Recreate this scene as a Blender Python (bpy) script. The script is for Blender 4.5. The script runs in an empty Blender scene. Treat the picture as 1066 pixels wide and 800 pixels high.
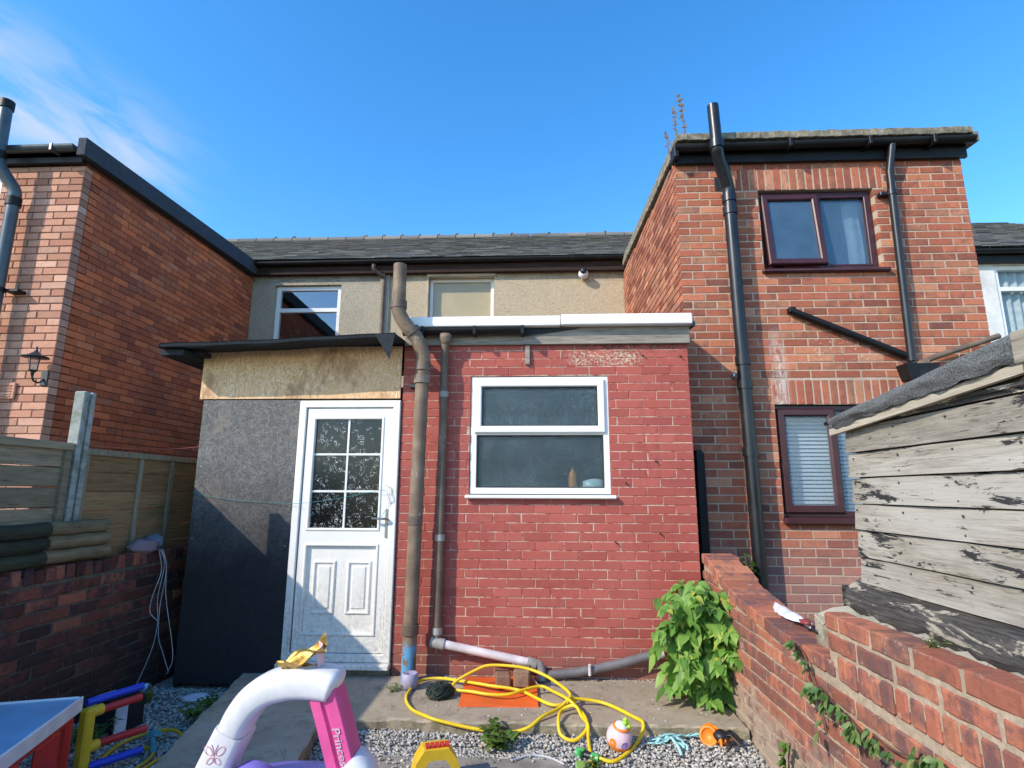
import bpy, bmesh, math, random
from mathutils import Vector, Matrix, Euler
R = random.Random(7)
scene = bpy.context.scene
COL = scene.collection
rad = math.radians

# ------------------------------------------------------------------ mesh builder
class MB:
    def __init__(s): s.v=[]; s.f=[]; s.c=[]; s.m=[]; s.sm=[]
    def add(s, vs, fs, col=None, mi=0, smooth=False):
        b=len(s.v); s.v.extend([tuple(p) for p in vs])
        if col is None: col=(R.random(),R.random(),R.random(),1)
        for f in fs:
            s.f.append(tuple(i+b for i in f)); s.c.append(col); s.m.append(mi); s.sm.append(smooth)
    def box(s, lo, hi, bev=0.0, col=None, mi=0, M=None):
        x0,y0,z0=lo; x1,y1,z1=hi
        b=min(bev,(x1-x0)*.45,(y1-y0)*.45,(z1-z0)*.45)
        if b<=0:
            vs=[(x,y,z) for z in (z0,z1) for y in (y0,y1) for x in (x0,x1)]
            fs=[(0,2,3,1),(4,5,7,6),(0,1,5,4),(2,6,7,3),(0,4,6,2),(1,3,7,5)]
        else:
            vs=[];idx={}
            for iz,z in enumerate((z0,z1)):
                for iy,y in enumerate((y0,y1)):
                    for ix,x in enumerate((x0,x1)):
                        dx=b*(1-2*ix);dy=b*(1-2*iy);dz=b*(1-2*iz)
                        for ax,p in enumerate(((x,y+dy,z+dz),(x+dx,y,z+dz),(x+dx,y+dy,z))):
                            idx[(ix,iy,iz,ax)]=len(vs);vs.append(p)
            fs=[]
            g=lambda *k: idx[k]
            for i in (0,1):
                q=[g(i,0,0,0),g(i,1,0,0),g(i,1,1,0),g(i,0,1,0)]; fs.append(tuple(q if i else q[::-1]))
                q=[g(0,i,0,1),g(0,i,1,1),g(1,i,1,1),g(1,i,0,1)]; fs.append(tuple(q if i else q[::-1]))
                q=[g(0,0,i,2),g(1,0,i,2),g(1,1,i,2),g(0,1,i,2)]; fs.append(tuple(q if i else q[::-1]))
            for i in (0,1):
                for j in (0,1):
                    q=[g(0,i,j,1),g(1,i,j,1),g(1,i,j,2),g(0,i,j,2)]; fs.append(tuple(q if (i==j)else q[::-1]))
                    q=[g(i,0,j,0),g(i,1,j,0),g(i,1,j,2),g(i,0,j,2)]; fs.append(tuple(q[::-1] if (i==j) else q))
                    q=[g(i,j,0,0),g(i,j,1,0),g(i,j,1,1),g(i,j,0,1)]; fs.append(tuple(q if (i==j) else q[::-1]))
            for a in (0,1):
                for bb in (0,1):
                    for c in (0,1):
                        q=[g(a,bb,c,0),g(a,bb,c,1),g(a,bb,c,2)]
                        fs.append(tuple(q if (a+bb+c)%2 else q[::-1]))
        if M is not None: vs=[M@Vector(p) for p in vs]
        s.add(vs,fs,col,mi)
    def grid(s, fn, nu, nv, col=None, mi=0, smooth=True, closeu=False):
        vs=[fn(i/nu,j/nv) for j in range(nv+1) for i in range(nu+(0 if closeu else 1))]
        w=nu if closeu else nu+1
        fs=[]
        for j in range(nv):
            for i in range(nu):
                a=j*w+i; b=j*w+(i+1)%w
                fs.append((a,b,b+w,a+w))
        s.add(vs,fs,col,mi,smooth)
    def tube(s, pts, r, n=10, caps=True, col=None, mi=0, up=None, prof=None, smooth=True, hollow=False):
        """sweep a circle (or prof(t)->list of 2D points) along pts"""
        P=[Vector(p) for p in pts]; k=len(P)
        T=[]
        for i in range(k):
            a=P[max(i-1,0)]; b=P[min(i+1,k-1)]
            d=(b-a); T.append(d.normalized() if d.length>1e-9 else Vector((0,0,1)))
        u=Vector(up) if up else (Vector((0,0,1)) if abs(T[0].z)<.9 else Vector((0,1,0)))
        rings=[]
        for i in range(k):
            u=(u-T[i]*u.dot(T[i])); 
            if u.length<1e-6: u=Vector((1,0,0))-T[i]*T[i].x
            u.normalize(); w=T[i].cross(u)
            if prof: pr=prof(i/(k-1))
            else:
                rr=r(i/(k-1)) if callable(r) else r
                pr=[(rr*math.cos(2*math.pi*j/n),rr*math.sin(2*math.pi*j/n)) for j in range(n)]
            rings.append([P[i]+u*a+w*b for a,b in pr])
        n=len(rings[0]); vs=[p for r_ in rings for p in r_]; fs=[]
        for i in range(k-1):
            for j in range(n):
                a=i*n+j; b=i*n+(j+1)%n
                fs.append((a,b,b+n,a+n))
        if col is None: col=(R.random(),R.random(),R.random(),1)
        s.add(vs,fs,col,mi,smooth)
        if caps and not hollow:
            s.add(rings[0],[tuple(range(n))[::-1]],col,mi,False)
            s.add(rings[-1],[tuple(range(n))],col,mi,False)
    def lathe(s, prof, M=None, n=24, col=None, mi=0, smooth=True):
        M=M or Matrix.Identity(4)
        vs=[];fs=[]
        for (r,z) in prof:
            for j in range(n):
                a=2*math.pi*j/n; vs.append(M@Vector((r*math.cos(a),r*math.sin(a),z)))
        for i in range(len(prof)-1):
            for j in range(n):
                a=i*n+j;b=i*n+(j+1)%n
                fs.append((a,b,b+n,a+n))
        s.add(vs,fs,col,mi,smooth)
    def prism(s, pts, z0, z1, col=None, mi=0, M=None):
        n=len(pts)
        vs=[(x,y,z0) for x,y in pts]+[(x,y,z1) for x,y in pts]
        if M is not None: vs=[M@Vector(p) for p in vs]
        fs=[tuple(range(n))[::-1],tuple(range(n,2*n))]+[(i,(i+1)%n,(i+1)%n+n,i+n) for i in range(n)]
        s.add(vs,fs,col,mi)
    def blob(s, c, r, sub=2, amp=.15, col=None, mi=0, seed=0, M=None):
        bm=bmesh.new(); bmesh.ops.create_icosphere(bm,subdivisions=sub,radius=1)
        from mathutils import noise
        vs=[]
        for v in bm.verts:
            k=1+amp*noise.noise(v.co*1.7+Vector((seed*7.1,seed*3.3,0)))
            p=Vector((v.co.x*r[0]*k,v.co.y*r[1]*k,v.co.z*r[2]*k))
            if M is not None: p=M@p
            vs.append(Vector(c)+p)
        fs=[tuple(v.index for v in f.verts) for f in bm.faces]
        bm.free(); s.add(vs,fs,col,mi,True)
    def ring(s, x0,x1,z0,z1, w, y0,y1, c=.006, col=None, mi=0, M=None):
        """mitred rectangular frame facing -Y: front at y0, back at y1, bar width w"""
        prof=[(0,y1),(0,y0+c),(c,y0),(w-c,y0),(w,y0+c),(w,y1)]
        vs=[];n=len(prof)
        for (cx,cz,sx,sz) in ((x0,z0,1,1),(x1,z0,-1,1),(x1,z1,-1,-1),(x0,z1,1,-1)):
            for (d,y) in prof: vs.append((cx+sx*d,y,cz+sz*d))
        fs=[]
        for k in range(4):
            a=k*n;b=((k+1)%4)*n
            for i in range(n):
                j=(i+1)%n
                fs.append((a+i,a+j,b+j,b+i))
        if M is not None: vs=[M@Vector(p) for p in vs]
        s.add(vs,fs,col,mi)
    def leaf(s, base, d, up, L, W, fold=.35, droop=.3, col=None, mi=0, segs=4):
        d=Vector(d).normalized(); up=Vector(up); side=d.cross(up)
        if side.length<1e-5: side=d.cross(Vector((1,0,0)))
        side.normalize(); nn=side.cross(d).normalized()
        wid=[0,.42,.5,.33,0] if segs==4 else [0,.5,0]
        vs=[];fs=[]
        for i in range(segs+1):
            t=i/segs
            p=Vector(base)+d*(L*t)-Vector((0,0,1))*(droop*L*t*t)
            w=wid[i]*W
            lift=nn*(fold*w)
            vs+= [p-side*w+lift, p, p+side*w+lift]
        for i in range(segs):
            a=i*3
            fs+=[(a,a+1,a+4,a+3),(a+1,a+2,a+5,a+4)]
        s.add(vs,fs,col,mi,True)
    def build(s, name, mats, parent=None):
        me=bpy.data.meshes.new(name)
        xs=[p[0] for p in s.v]; ys=[p[1] for p in s.v]; zs=[p[2] for p in s.v]
        L=Vector(((min(xs)+max(xs))/2,(min(ys)+max(ys))/2,min(zs)))
        me.from_pydata([(p[0]-L.x,p[1]-L.y,p[2]-L.z) for p in s.v],[],s.f)
        if not isinstance(mats,(list,tuple)): mats=[mats]
        for m in mats: me.materials.append(m)
        me.polygons.foreach_set('material_index',s.m)
        me.polygons.foreach_set('use_smooth',s.sm)
        at=me.color_attributes.new('bc','FLOAT_COLOR','CORNER')
        buf=[]
        for p,c in zip(me.polygons,s.c): buf.extend(list(c)*p.loop_total)
        at.data.foreach_set('color',buf)
        me.update()
        o=bpy.data.objects.new(name,me); COL.objects.link(o); o.location=L
        o['_w']=list(L)
        if parent is not None:
            o.parent=parent; o.matrix_parent_inverse=Matrix.Translation(-Vector(parent['_w']))
        return o

def empty(name, loc, label=None, cat=None, group=None):
    o=bpy.data.objects.new(name,None); COL.objects.link(o); o.location=loc; o['_w']=list(loc)
    o.empty_display_size=.1
    if label: tag(o,label,cat,group)
    return o
def tag(o,label,cat,group=None,kind=None):
    if label: o['label']=label
    if cat: o['category']=cat
    if group: o['group']=group
    if kind: o['kind']=kind
    return o
def smooth_path(pts, n=6):
    P=[Vector(p) for p in pts]; out=[]
    for i in range(len(P)-1):
        p0=P[max(i-1,0)];p1=P[i];p2=P[i+1];p3=P[min(i+2,len(P)-1)]
        for k in range(n):
            t=k/n
            out.append(.5*((2*p1)+(p2-p0)*t+(2*p0-5*p1+4*p2-p3)*t*t+(3*p1-p0-3*p2+p3)*t**3))
    out.append(P[-1]); return out

# ------------------------------------------------------------------ materials
class NT:
    def __init__(s, name):
        s.mat=bpy.data.materials.new(name); s.mat.use_nodes=True
        s.t=s.mat.node_tree; s.b=s.t.nodes['Principled BSDF']; s.out=s.t.nodes['Material Output']
        s.pos=None
    def n(s,typ,**kw):
        x=s.t.nodes.new(typ)
        for k,v in kw.items(): setattr(x,k,v)
        return x
    def l(s,a,b): s.t.links.new(a,b)
    def P(s):
        if s.pos is None: s.pos=s.n('ShaderNodeNewGeometry').outputs['Position']
        return s.pos
    def mapv(s,scale=(1,1,1),rot=(0,0,0)):
        m=s.n('ShaderNodeMapping'); m.inputs['Scale'].default_value=scale; m.inputs['Rotation'].default_value=rot
        s.l(s.P(),m.inputs['Vector']); return m.outputs['Vector']
    def rotv(s,rot,scale):
        m=s.n('ShaderNodeMapping',vector_type='TEXTURE'); m.inputs['Rotation'].default_value=rot; m.inputs['Scale'].default_value=tuple(1/x for x in scale)
        s.l(s.P(),m.inputs['Vector']); return m.outputs['Vector']
    def noise(s,scale,detail=4,rough=.55,stretch=(1,1,1),rot=(0,0,0),dist=0):
        x=s.n('ShaderNodeTexNoise'); x.inputs['Scale'].default_value=scale; x.inputs['Detail'].default_value=detail
        x.inputs['Roughness'].default_value=rough; x.inputs['Distortion'].default_value=dist
        s.l(s.mapv(stretch,rot),x.inputs['Vector']); return x.outputs['Fac']
    def voro(s,scale,stretch=(1,1,1),rot=(0,0,0),feature='F1',out='Distance'):
        x=s.n('ShaderNodeTexVoronoi',feature=feature); x.inputs['Scale'].default_value=scale
        s.l(s.mapv(stretch,rot),x.inputs['Vector']); return x.outputs[out]
    def attr(s):
        a=s.n('ShaderNodeAttribute'); a.attribute_name='bc'
        sp=s.n('ShaderNodeSeparateColor'); s.l(a.outputs['Color'],sp.inputs['Color']); return sp.outputs
    def ramp(s,fac,stops,interp='LINEAR'):
        r=s.n('ShaderNodeValToRGB'); r.color_ramp.interpolation=interp
        e=r.color_ramp.elements
        while len(e)<len(stops): e.new(.5)
        for q,(p,c) in zip(e,stops): q.position=p; q.color=(*c,1) if len(c)==3 else c
        s.l(fac,r.inputs['Fac']); return r.outputs['Color']
    def step(s,fac,a,b,lo=0,hi=1):
        m=s.n('ShaderNodeMapRange',interpolation_type='SMOOTHSTEP')
        for i,v in ((1,a),(2,b),(3,lo),(4,hi)): m.inputs[i].default_value=v
        s.l(fac,m.inputs[0]); return m.outputs[0]
    def math(s,op,a,b=None):
        m=s.n('ShaderNodeMath',operation=op)
        for i,v in enumerate((a,b)):
            if v is None: continue
            if isinstance(v,(int,float)): m.inputs[i].default_value=v
            else: s.l(v,m.inputs[i])
        return m.outputs[0]
    def mix(s,fac,a,b,mode='MIX'):
        m=s.n('ShaderNodeMix',data_type='RGBA',blend_type=mode)
        for i,v in ((0,fac),(6,a),(7,b)):
            if isinstance(v,(int,float)): m.inputs[i].default_value=v
            elif isinstance(v,tuple): m.inputs[i].default_value=(*v,1) if len(v)==3 else v
            else: s.l(v,m.inputs[i])
        return m.outputs[2]
    def xyz(s):
        x=s.n('ShaderNodeSeparateXYZ'); s.l(s.P(),x.inputs[0]); return x.outputs
    def bump(s,h,strength=.3,dist=.01,prev=None):
        b=s.n('ShaderNodeBump'); b.inputs['Strength'].default_value=strength; b.inputs['Distance'].default_value=dist
        s.l(h,b.inputs['Height'])
        if prev is not None: s.l(prev,b.inputs['Normal'])
        return b.outputs['Normal']
    def fin(s,col=None,rough=None,normal=None,metal=None,spec=None):
        for k,v in (('Base Color',col),('Roughness',rough),('Normal',normal),('Metallic',metal),('Specular IOR Level',spec)):
            if v is None: continue
            if isinstance(v,(int,float)): s.b.inputs[k].default_value=v
            elif isinstance(v,tuple): s.b.inputs[k].default_value=(*v,1)
            else: s.l(v,s.b.inputs[k])
        return s.mat

def plain(name,c,rough=.5,var=.25,scale=6,dirt=None,dirt_amt=.4,metal=0,bump=.08,spec=.5):
    """solid colour broken up by grime, scuffs and a faint surface bump"""
    t=NT(name)
    a=t.noise(scale,6,.6); b=t.noise(scale*9,4,.6)
    col=t.mix(t.step(a,.35,.7),tuple(x*(1-var) for x in c),tuple(min(1,x*(1+var*.5)) for x in c))
    col=t.mix(t.math('MULTIPLY',b,.25),col,tuple(x*.55 for x in c))
    if dirt:
        g=t.math('MULTIPLY',t.step(t.noise(scale*.8,8,.7),.5,.75),dirt_amt)
        col=t.mix(g,col,dirt)
    rg=t.math('ADD',t.math('MULTIPLY',a,.25),rough-.12)
    return t.fin(col,rg,t.bump(b,bump,.004),metal,spec)

def mat_brick(name,stops,val=(.6,1.15),stain=(.04,.035,.03),stain_amt=.45,bump=.5,extra=None,grain=(.6,.9),rough=.85):
    t=NT(name); A=t.attr()
    col=t.ramp(A[0],stops)
    fine=t.noise(55,6,.7); mid=t.noise(14,4,.6); big=t.noise(1.3,5,.6); spk=t.noise(260,2,.5)
    # each brick gets its own brightness, plus mottling inside the brick
    v=t.step(A[1],0,1,val[0],val[1])
    hs=t.n('ShaderNodeHueSaturation'); t.l(col,hs.inputs['Color']); t.l(v,hs.inputs['Value'])
    col=hs.outputs['Color']
    col=t.mix(t.step(fine,.35,.75,0,.55),col,t.mix(1.0,col,tuple(grain[0] for _ in range(3)),'MULTIPLY'))
    col=t.mix(t.math('MULTIPLY',t.step(t.math('ADD',t.math('MULTIPLY',A[2],.35),mid),.62,.95),stain_amt),col,stain)
    col=t.mix(t.math('MULTIPLY',t.step(big,.5,.75),stain_amt*.6),col,stain)
    col=t.mix(t.step(spk,.62,.75,0,.35),col,tuple(min(1,c*1.6+.05) for c in stops[len(stops)//2][1]))
    if extra: col=extra(t,col)
    nb=t.bump(fine,bump,.006); nb=t.bump(spk,bump*.5,.002,nb)
    return t.fin(col,rough,nb,spec=.25)
def mat_mortar(name,c1,c2,scale=30,extra=None,bump=.6):
    t=NT(name); a=t.noise(scale,6,.7); b=t.noise(2.2,4,.6)
    col=t.mix(t.step(a,.3,.7),c1,c2); col=t.mix(t.step(b,.45,.75,0,.5),col,tuple(x*.45 for x in c1))
    if extra: col=extra(t,col)
    return t.fin(col,.95,t.bump(t.noise(120,4,.7),bump,.004),spec=.15)

def box_mask(t,axes):
    """smooth world-space region used for stains that exist on the real wall"""
    X=t.xyz(); m=None
    for ax,(a,b,c,d) in axes.items():
        k=t.math('MULTIPLY',t.step(X[ax],a,b),t.step(X[ax],c,d,1,0))
        m=k if m is None else t.math('MULTIPLY',m,k)
    return m

# red painted extension: paint worn to pale brick in a few places, raw near the ground
def red_extra(t,col):
    n=t.noise(45,5,.7)
    m=t.math('MULTIPLY',box_mask(t,{0:(.2,.35,.8,.95),2:(2.60,2.64,2.72,2.76)}),t.step(n,.5,.56))
    col=t.mix(m,col,(.50,.40,.28))
    m=t.math('MULTIPLY',box_mask(t,{0:(.15,.5,1.3,1.4),2:(2.70,2.78,3,3.1)}),t.step(t.noise(38,5,.7),.46,.58,0,.8))
    col=t.mix(m,col,(.07,.035,.03))
    m=t.math('MULTIPLY',t.step(t.math('ADD',t.xyz()[2],t.math('MULTIPLY',t.noise(5,6,.7),.75)),.46,.86,1,0),.7)
    col=t.mix(m,col,(.19,.10,.075))
    m=t.step(t.noise(8,8,.75),.64,.74,0,.4)
    col=t.mix(m,col,(.44,.20,.15))
    col=t.mix(t.step(t.noise(1.1,6,.65,(1,1,.6)),.45,.7,0,.35),col,(.46,.14,.115))
    drip=t.math('MULTIPLY',t.step(t.noise(16,3,.6,(1,1,.05)),.56,.68),t.step(t.noise(1.6,3,.5),.45,.65))
    return t.mix(t.math('MULTIPLY',drip,.3),col,(.24,.055,.045))
m_red=mat_brick('red_painted_brick',[(0,(.35,.080,.060)),(.5,(.385,.090,.068)),(1,(.42,.108,.082))],val=(.92,1.07),stain=(.25,.05,.045),stain_amt=.35,extra=red_extra,grain=(.85,1),rough=.65,bump=.35)
def redm_extra(t,col):
    return t.mix(t.math('MAXIMUM',t.step(t.noise(13,7,.75),.46,.58),t.step(t.noise(1.7,4,.6),.54,.68,0,.8)),col,(.36,.090,.068))
m_redm=mat_mortar('red_wall_pointing',(.62,.49,.38),(.50,.33,.25),extra=redm_extra)

def rh_extra(t,col):
    n=t.noise(22,5,.65,(1,1,.35))
    m=t.math('MULTIPLY',box_mask(t,{0:(2.13,2.22,2.25,2.34),2:(1.9,2.35,2.7,3.15)}),t.step(n,.36,.6,0,.8))
    col=t.mix(m,col,(.62,.55,.5))
    m=t.math('MULTIPLY',box_mask(t,{0:(2.5,2.6,3.1,3.3),2:(2.72,2.78,2.95,3.0)}),t.step(t.noise(30,5,.7),.56,.62,0,.6))
    col=t.mix(m,col,(.6,.5,.45))
    m=t.step(t.math('ADD',t.xyz()[2],t.math('MULTIPLY',n,.5)),.9,1.6,.55,0)
    return t.mix(m,col,(.30,.20,.19))
RHS=[(0,(.24,.085,.058)),(.12,(.40,.118,.068)),(.55,(.455,.145,.080)),(.85,(.49,.18,.097)),(1,(.52,.24,.14))]
m_rh=mat_brick('orange_red_brick',RHS,val=(.80,1.10),stain=(.085,.045,.045),extra=rh_extra)
m_rhm=mat_mortar('buff_pointing',(.52,.41,.31),(.41,.32,.245))
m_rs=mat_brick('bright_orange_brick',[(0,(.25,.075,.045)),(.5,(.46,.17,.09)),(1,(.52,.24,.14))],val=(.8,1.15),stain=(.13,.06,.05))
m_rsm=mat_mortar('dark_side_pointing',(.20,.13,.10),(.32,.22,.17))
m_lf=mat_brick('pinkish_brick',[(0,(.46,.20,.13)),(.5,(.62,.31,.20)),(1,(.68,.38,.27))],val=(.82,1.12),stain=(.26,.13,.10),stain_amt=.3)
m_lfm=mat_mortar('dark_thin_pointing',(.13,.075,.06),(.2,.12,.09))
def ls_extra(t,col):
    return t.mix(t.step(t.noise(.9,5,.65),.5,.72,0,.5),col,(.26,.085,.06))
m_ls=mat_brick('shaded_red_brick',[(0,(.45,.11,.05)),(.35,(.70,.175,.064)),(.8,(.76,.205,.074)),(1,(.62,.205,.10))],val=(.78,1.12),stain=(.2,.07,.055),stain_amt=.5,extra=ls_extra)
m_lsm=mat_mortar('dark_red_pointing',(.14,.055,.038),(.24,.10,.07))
def gw_extra(t,col):
    h=t.math('ADD',t.xyz()[2],t.math('MULTIPLY',t.noise(6,5,.7),.5))
    col=t.mix(t.step(h,.45,.68,.92,0),col,(.36,.29,.22))
    col=t.mix(t.step(t.noise(7,7,.7),.5,.62,0,.8),col,(.17,.085,.078))
    return t.mix(t.step(t.noise(19,7,.75),.58,.68,0,.6),col,(.46,.36,.27))
m_gw=mat_brick('worn_garden_brick',[(0,(.25,.10,.075)),(.2,(.36,.125,.08)),(.6,(.43,.15,.088)),(1,(.47,.19,.11))],val=(.8,1.1),stain=(.13,.075,.072),stain_amt=.85,extra=gw_extra,bump=.8)
m_gwm=mat_mortar('sandy_garden_mortar',(.50,.40,.29),(.33,.26,.19),bump=1)
def lw_extra(t,col):  # darkens towards the foot: deeper shade put into the brick colour
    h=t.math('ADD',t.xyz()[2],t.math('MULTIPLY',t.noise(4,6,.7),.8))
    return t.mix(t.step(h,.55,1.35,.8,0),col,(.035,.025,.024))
m_lw=mat_brick('shade_toned_garden_brick',[(0,(.07,.032,.03)),(.4,(.20,.062,.042)),(.8,(.30,.09,.055)),(1,(.34,.12,.075))],val=(.55,1.15),extra=lw_extra,stain=(.03,.025,.03),stain_amt=.8,bump=.8)
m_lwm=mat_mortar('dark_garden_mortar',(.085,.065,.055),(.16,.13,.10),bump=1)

def mat_dash(name,c1,c2,dark,damp=.5):
    t=NT(name); v=t.voro(105); n=t.noise(3,6,.65); k=t.voro(105,out='Color')
    sp=t.n('ShaderNodeSeparateColor'); t.l(k,sp.inputs['Color'])
    col=t.ramp(sp.outputs[0],[(0,dark),(.3,c1),(1,c2)])
    col=t.mix(t.step(n,.48,.72,0,damp),col,dark)
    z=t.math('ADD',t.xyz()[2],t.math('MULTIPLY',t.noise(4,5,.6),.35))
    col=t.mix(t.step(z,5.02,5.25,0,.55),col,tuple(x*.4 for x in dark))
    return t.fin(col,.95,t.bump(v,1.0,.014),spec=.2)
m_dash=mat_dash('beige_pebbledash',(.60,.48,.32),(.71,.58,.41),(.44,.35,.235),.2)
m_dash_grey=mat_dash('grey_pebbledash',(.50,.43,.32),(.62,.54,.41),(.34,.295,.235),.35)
m_white_render=mat_mortar('white_render',(.78,.77,.73),(.68,.66,.62),12,bump=.4)
m_buff=plain('buff_lintel',(.55,.46,.33),.8,dirt=(.2,.18,.15),bump=.3)

def mat_slate():
    t=NT('grey_slate'); A=t.attr()
    col=t.ramp(A[0],[(0,(.11,.11,.105)),(.5,(.17,.165,.15)),(1,(.23,.21,.18))])
    n=t.noise(6,6,.7); col=t.mix(t.step(n,.5,.75,0,.55),col,(.21,.19,.145))
    col=t.mix(t.step(t.noise(40,4,.7),.62,.7,0,.4),col,(.2,.2,.17))
    return t.fin(col,.72,t.bump(t.noise(50,5,.7),.4,.01),spec=.35)
m_slate=mat_slate()
def mat_felt(name,c=(.075,.078,.078)):
    t=NT(name); g=t.math('ADD',t.math('MULTIPLY',t.noise(160,3,.65),.65),t.math('MULTIPLY',t.noise(420,2,.5),.35)); n=t.noise(5,7,.75)
    col=t.mix(t.step(g,.42,.60),c,tuple(x*2.6 for x in c)); col=t.mix(t.step(n,.45,.75,0,.6),col,tuple(x*2.2+.01 for x in c))
    return t.fin(col,.9,t.bump(t.math('ADD',g,t.math('MULTIPLY',n,2.5)),.7,.008),spec=.3)
m_felt=mat_felt('roofing_felt'); m_felt_dark=mat_felt('black_porch_felt',(.016,.019,.023))
m_verge=mat_felt('grey_verge_trim',(.032,.038,.047))
m_black=plain('black_plastic_pipe',(.011,.012,.015),.35,dirt=(.07,.068,.066),dirt_amt=.22,bump=.03)
m_gutter=plain('black_gutter_plastic',(.009,.009,.010),.5,dirt=(.05,.047,.043),dirt_amt=.3,spec=.3)
m_moss=plain('mossy_roof_edge',(.27,.235,.17),.95,var=.5,scale=14,dirt=(.05,.05,.035),dirt_amt=.8,bump=.8)
m_green_pipe=plain('grey_green_flue',(.075,.10,.115),.35,dirt=(.14,.15,.15),dirt_amt=.3,bump=.03)
def mat_pipe():
    t=NT('weathered_brown_pipe'); n=t.noise(5,6,.65); s=t.noise(28,6,.7)
    col=t.mix(t.step(n,.35,.7),(.15,.10,.066),(.25,.18,.12)); col=t.mix(t.step(s,.60,.70,0,.55),col,(.35,.31,.26))
    col=t.mix(t.step(t.noise(11,7,.7,(1,1,.4)),.62,.68,0,.7),col,(.45,.48,.50))
    z=t.xyz()[2]
    band=t.math('MULTIPLY',t.step(t.math('ADD',z,t.math('MULTIPLY',s,.25)),.50,.54,1,0),t.step(t.noise(13,6,.7,(1,1,.5)),.43,.49))
    col=t.mix(t.math('MULTIPLY',band,.85),col,(.09,.33,.55))
    band=t.math('MULTIPLY',t.step(z,.475,.49),t.step(z,.515,.53,1,0)); col=t.mix(t.math('MULTIPLY',band,t.step(s,.3,.45)),col,(.5,.5,.47))
    return t.fin(col,.62,t.bump(s,.35,.004),spec=.35)
m_pipe=mat_pipe()
m_pipe2=plain('brown_waste_pipe',(.17,.115,.08),.6,var=.35,dirt=(.38,.35,.32),dirt_amt=.5,bump=.2)
m_white_pipe=plain('white_waste_pipe',(.70,.62,.62),.5,dirt=(.42,.36,.33),dirt_amt=.4)
m_grey_pipe=plain('grey_waste_pipe',(.16,.145,.15),.5,dirt=(.33,.3,.28),dirt_amt=.4)
m_upvc=plain('white_upvc',(.84,.82,.77),.32,var=.05,scale=3,dirt=(.52,.49,.43),dirt_amt=.35,bump=.02)
m_upvc_dirty=plain('grubby_white_upvc',(.78,.77,.74),.38,var=.06,scale=3.2,dirt=(.40,.36,.29),dirt_amt=.55,bump=.03)
def mat_door():
    t=NT('grubby_white_door'); n=t.noise(3,7,.7); f=t.noise(35,6,.7); z=t.xyz()[2]
    col=t.mix(t.step(n,.45,.72,0,.35),(.84,.81,.75),(.64,.58,.48))
    low=t.step(t.math('ADD',z,t.math('MULTIPLY',n,.9)),.75,1.65,1,0)
    col=t.mix(t.math('MULTIPLY',low,t.step(f,.36,.66,.12,.62)),col,(.45,.40,.32))
    run=t.math('MULTIPLY',t.step(t.noise(26,4,.6,(1,1,.06)),.56,.7),low); col=t.mix(t.math('MULTIPLY',run,.55),col,(.34,.29,.23))
    crk=t.step(t.math('ABSOLUTE',t.math('SUBTRACT',t.noise(2.6,5,.6,(1,1,1.4),dist=.8),.5)),.0,.006,1,0)
    col=t.mix(t.math('MULTIPLY',t.math('MULTIPLY',crk,low),.5),col,(.3,.27,.22))
    return t.fin(col,.4,t.bump(f,.06,.003))
m_upvc_dirty=mat_door()
m_gasket=plain('dark_rubber_gasket',(.03,.03,.032),.6)
m_brown=plain('dark_rosewood_upvc',(.060,.016,.018),.34,var=.15,dirt=(.12,.06,.06),dirt_amt=.3,bump=.03)
m_trim=plain('white_fascia_trim',(.87,.85,.80),.4,var=.04,dirt=(.55,.53,.49),dirt_amt=.25)
m_dark_room=plain('dim_interior',(.014,.016,.018),.95,spec=.1)
m_metal=plain('brushed_handle_metal',(.45,.43,.38),.32,metal=1,dirt=(.2,.18,.15))
m_iron=plain('dark_ironwork',(.03,.035,.035),.45)

def mat_wood(name,c1,c2,dark,axis=1,flake=None,flake_amt=(.56,.62),grain=40,moss=None,bump=.5,light=None):
    """weathered board: grain runs along the given axis, random tone per board, paint flakes"""
    t=NT(name); A=t.attr()
    st=[1,1,1]; st[axis]=.06
    g=t.noise(grain,6,.7,tuple(st),dist=.6); big=t.noise(3,4,.6,tuple(max(.3,x) for x in st))
    col=t.mix(t.step(g,.3,.72),c1,c2)
    col=t.mix(t.step(t.noise(grain*2.2,5,.7,tuple(st)),.55,.68,0,.8),col,dark)
    hs=t.n('ShaderNodeHueSaturation'); t.l(col,hs.inputs['Color']); t.l(t.step(A[0],0,1,.78,1.12),hs.inputs['Value']); col=hs.outputs['Color']
    if light: col=t.mix(t.step(big,.42,.62,0,.8),col,light)
    if flake:
        st2=[1,1,1]; st2[axis]=.2
        fl=t.math('ADD',t.noise(15,8,.74,tuple(st2),dist=.5),t.math('MULTIPLY',A[1],.06))
        col=t.mix(t.step(fl,flake_amt[0],flake_amt[1]),col,flake)
    if moss: col=t.mix(t.step(big,.5,.72,0,.7),col,moss)
    nb=t.bump(g,bump,.006)
    return t.fin(col,.88,nb,spec=.2)
m_shed=mat_wood('peeling_white_paint_board',(.22,.195,.155),(.385,.35,.29),(.05,.045,.037),1,flake=(.035,.034,.035),flake_amt=(.605,.63),light=(.42,.395,.345),grain=55,bump=.9)
m_shed_dark=mat_wood('bare_black_board',(.030,.029,.030),(.10,.092,.082),(.02,.02,.02),1,flake=(.42,.375,.30),flake_amt=(.545,.575))
m_sole=mat_wood('rotten_sole_board',(.024,.023,.024),(.11,.10,.09),(.012,.012,.012),1,flake=(.36,.32,.25),flake_amt=(.575,.62),grain=60,bump=1,moss=(.10,.075,.03))
m_barge=mat_wood('pale_barge_board',(.31,.27,.21),(.43,.385,.31),(.14,.115,.08),1)
m_fence=mat_wood('weathered_fence_board',(.21,.165,.10),(.34,.28,.19),(.05,.043,.033),1,moss=(.075,.085,.04))
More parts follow.
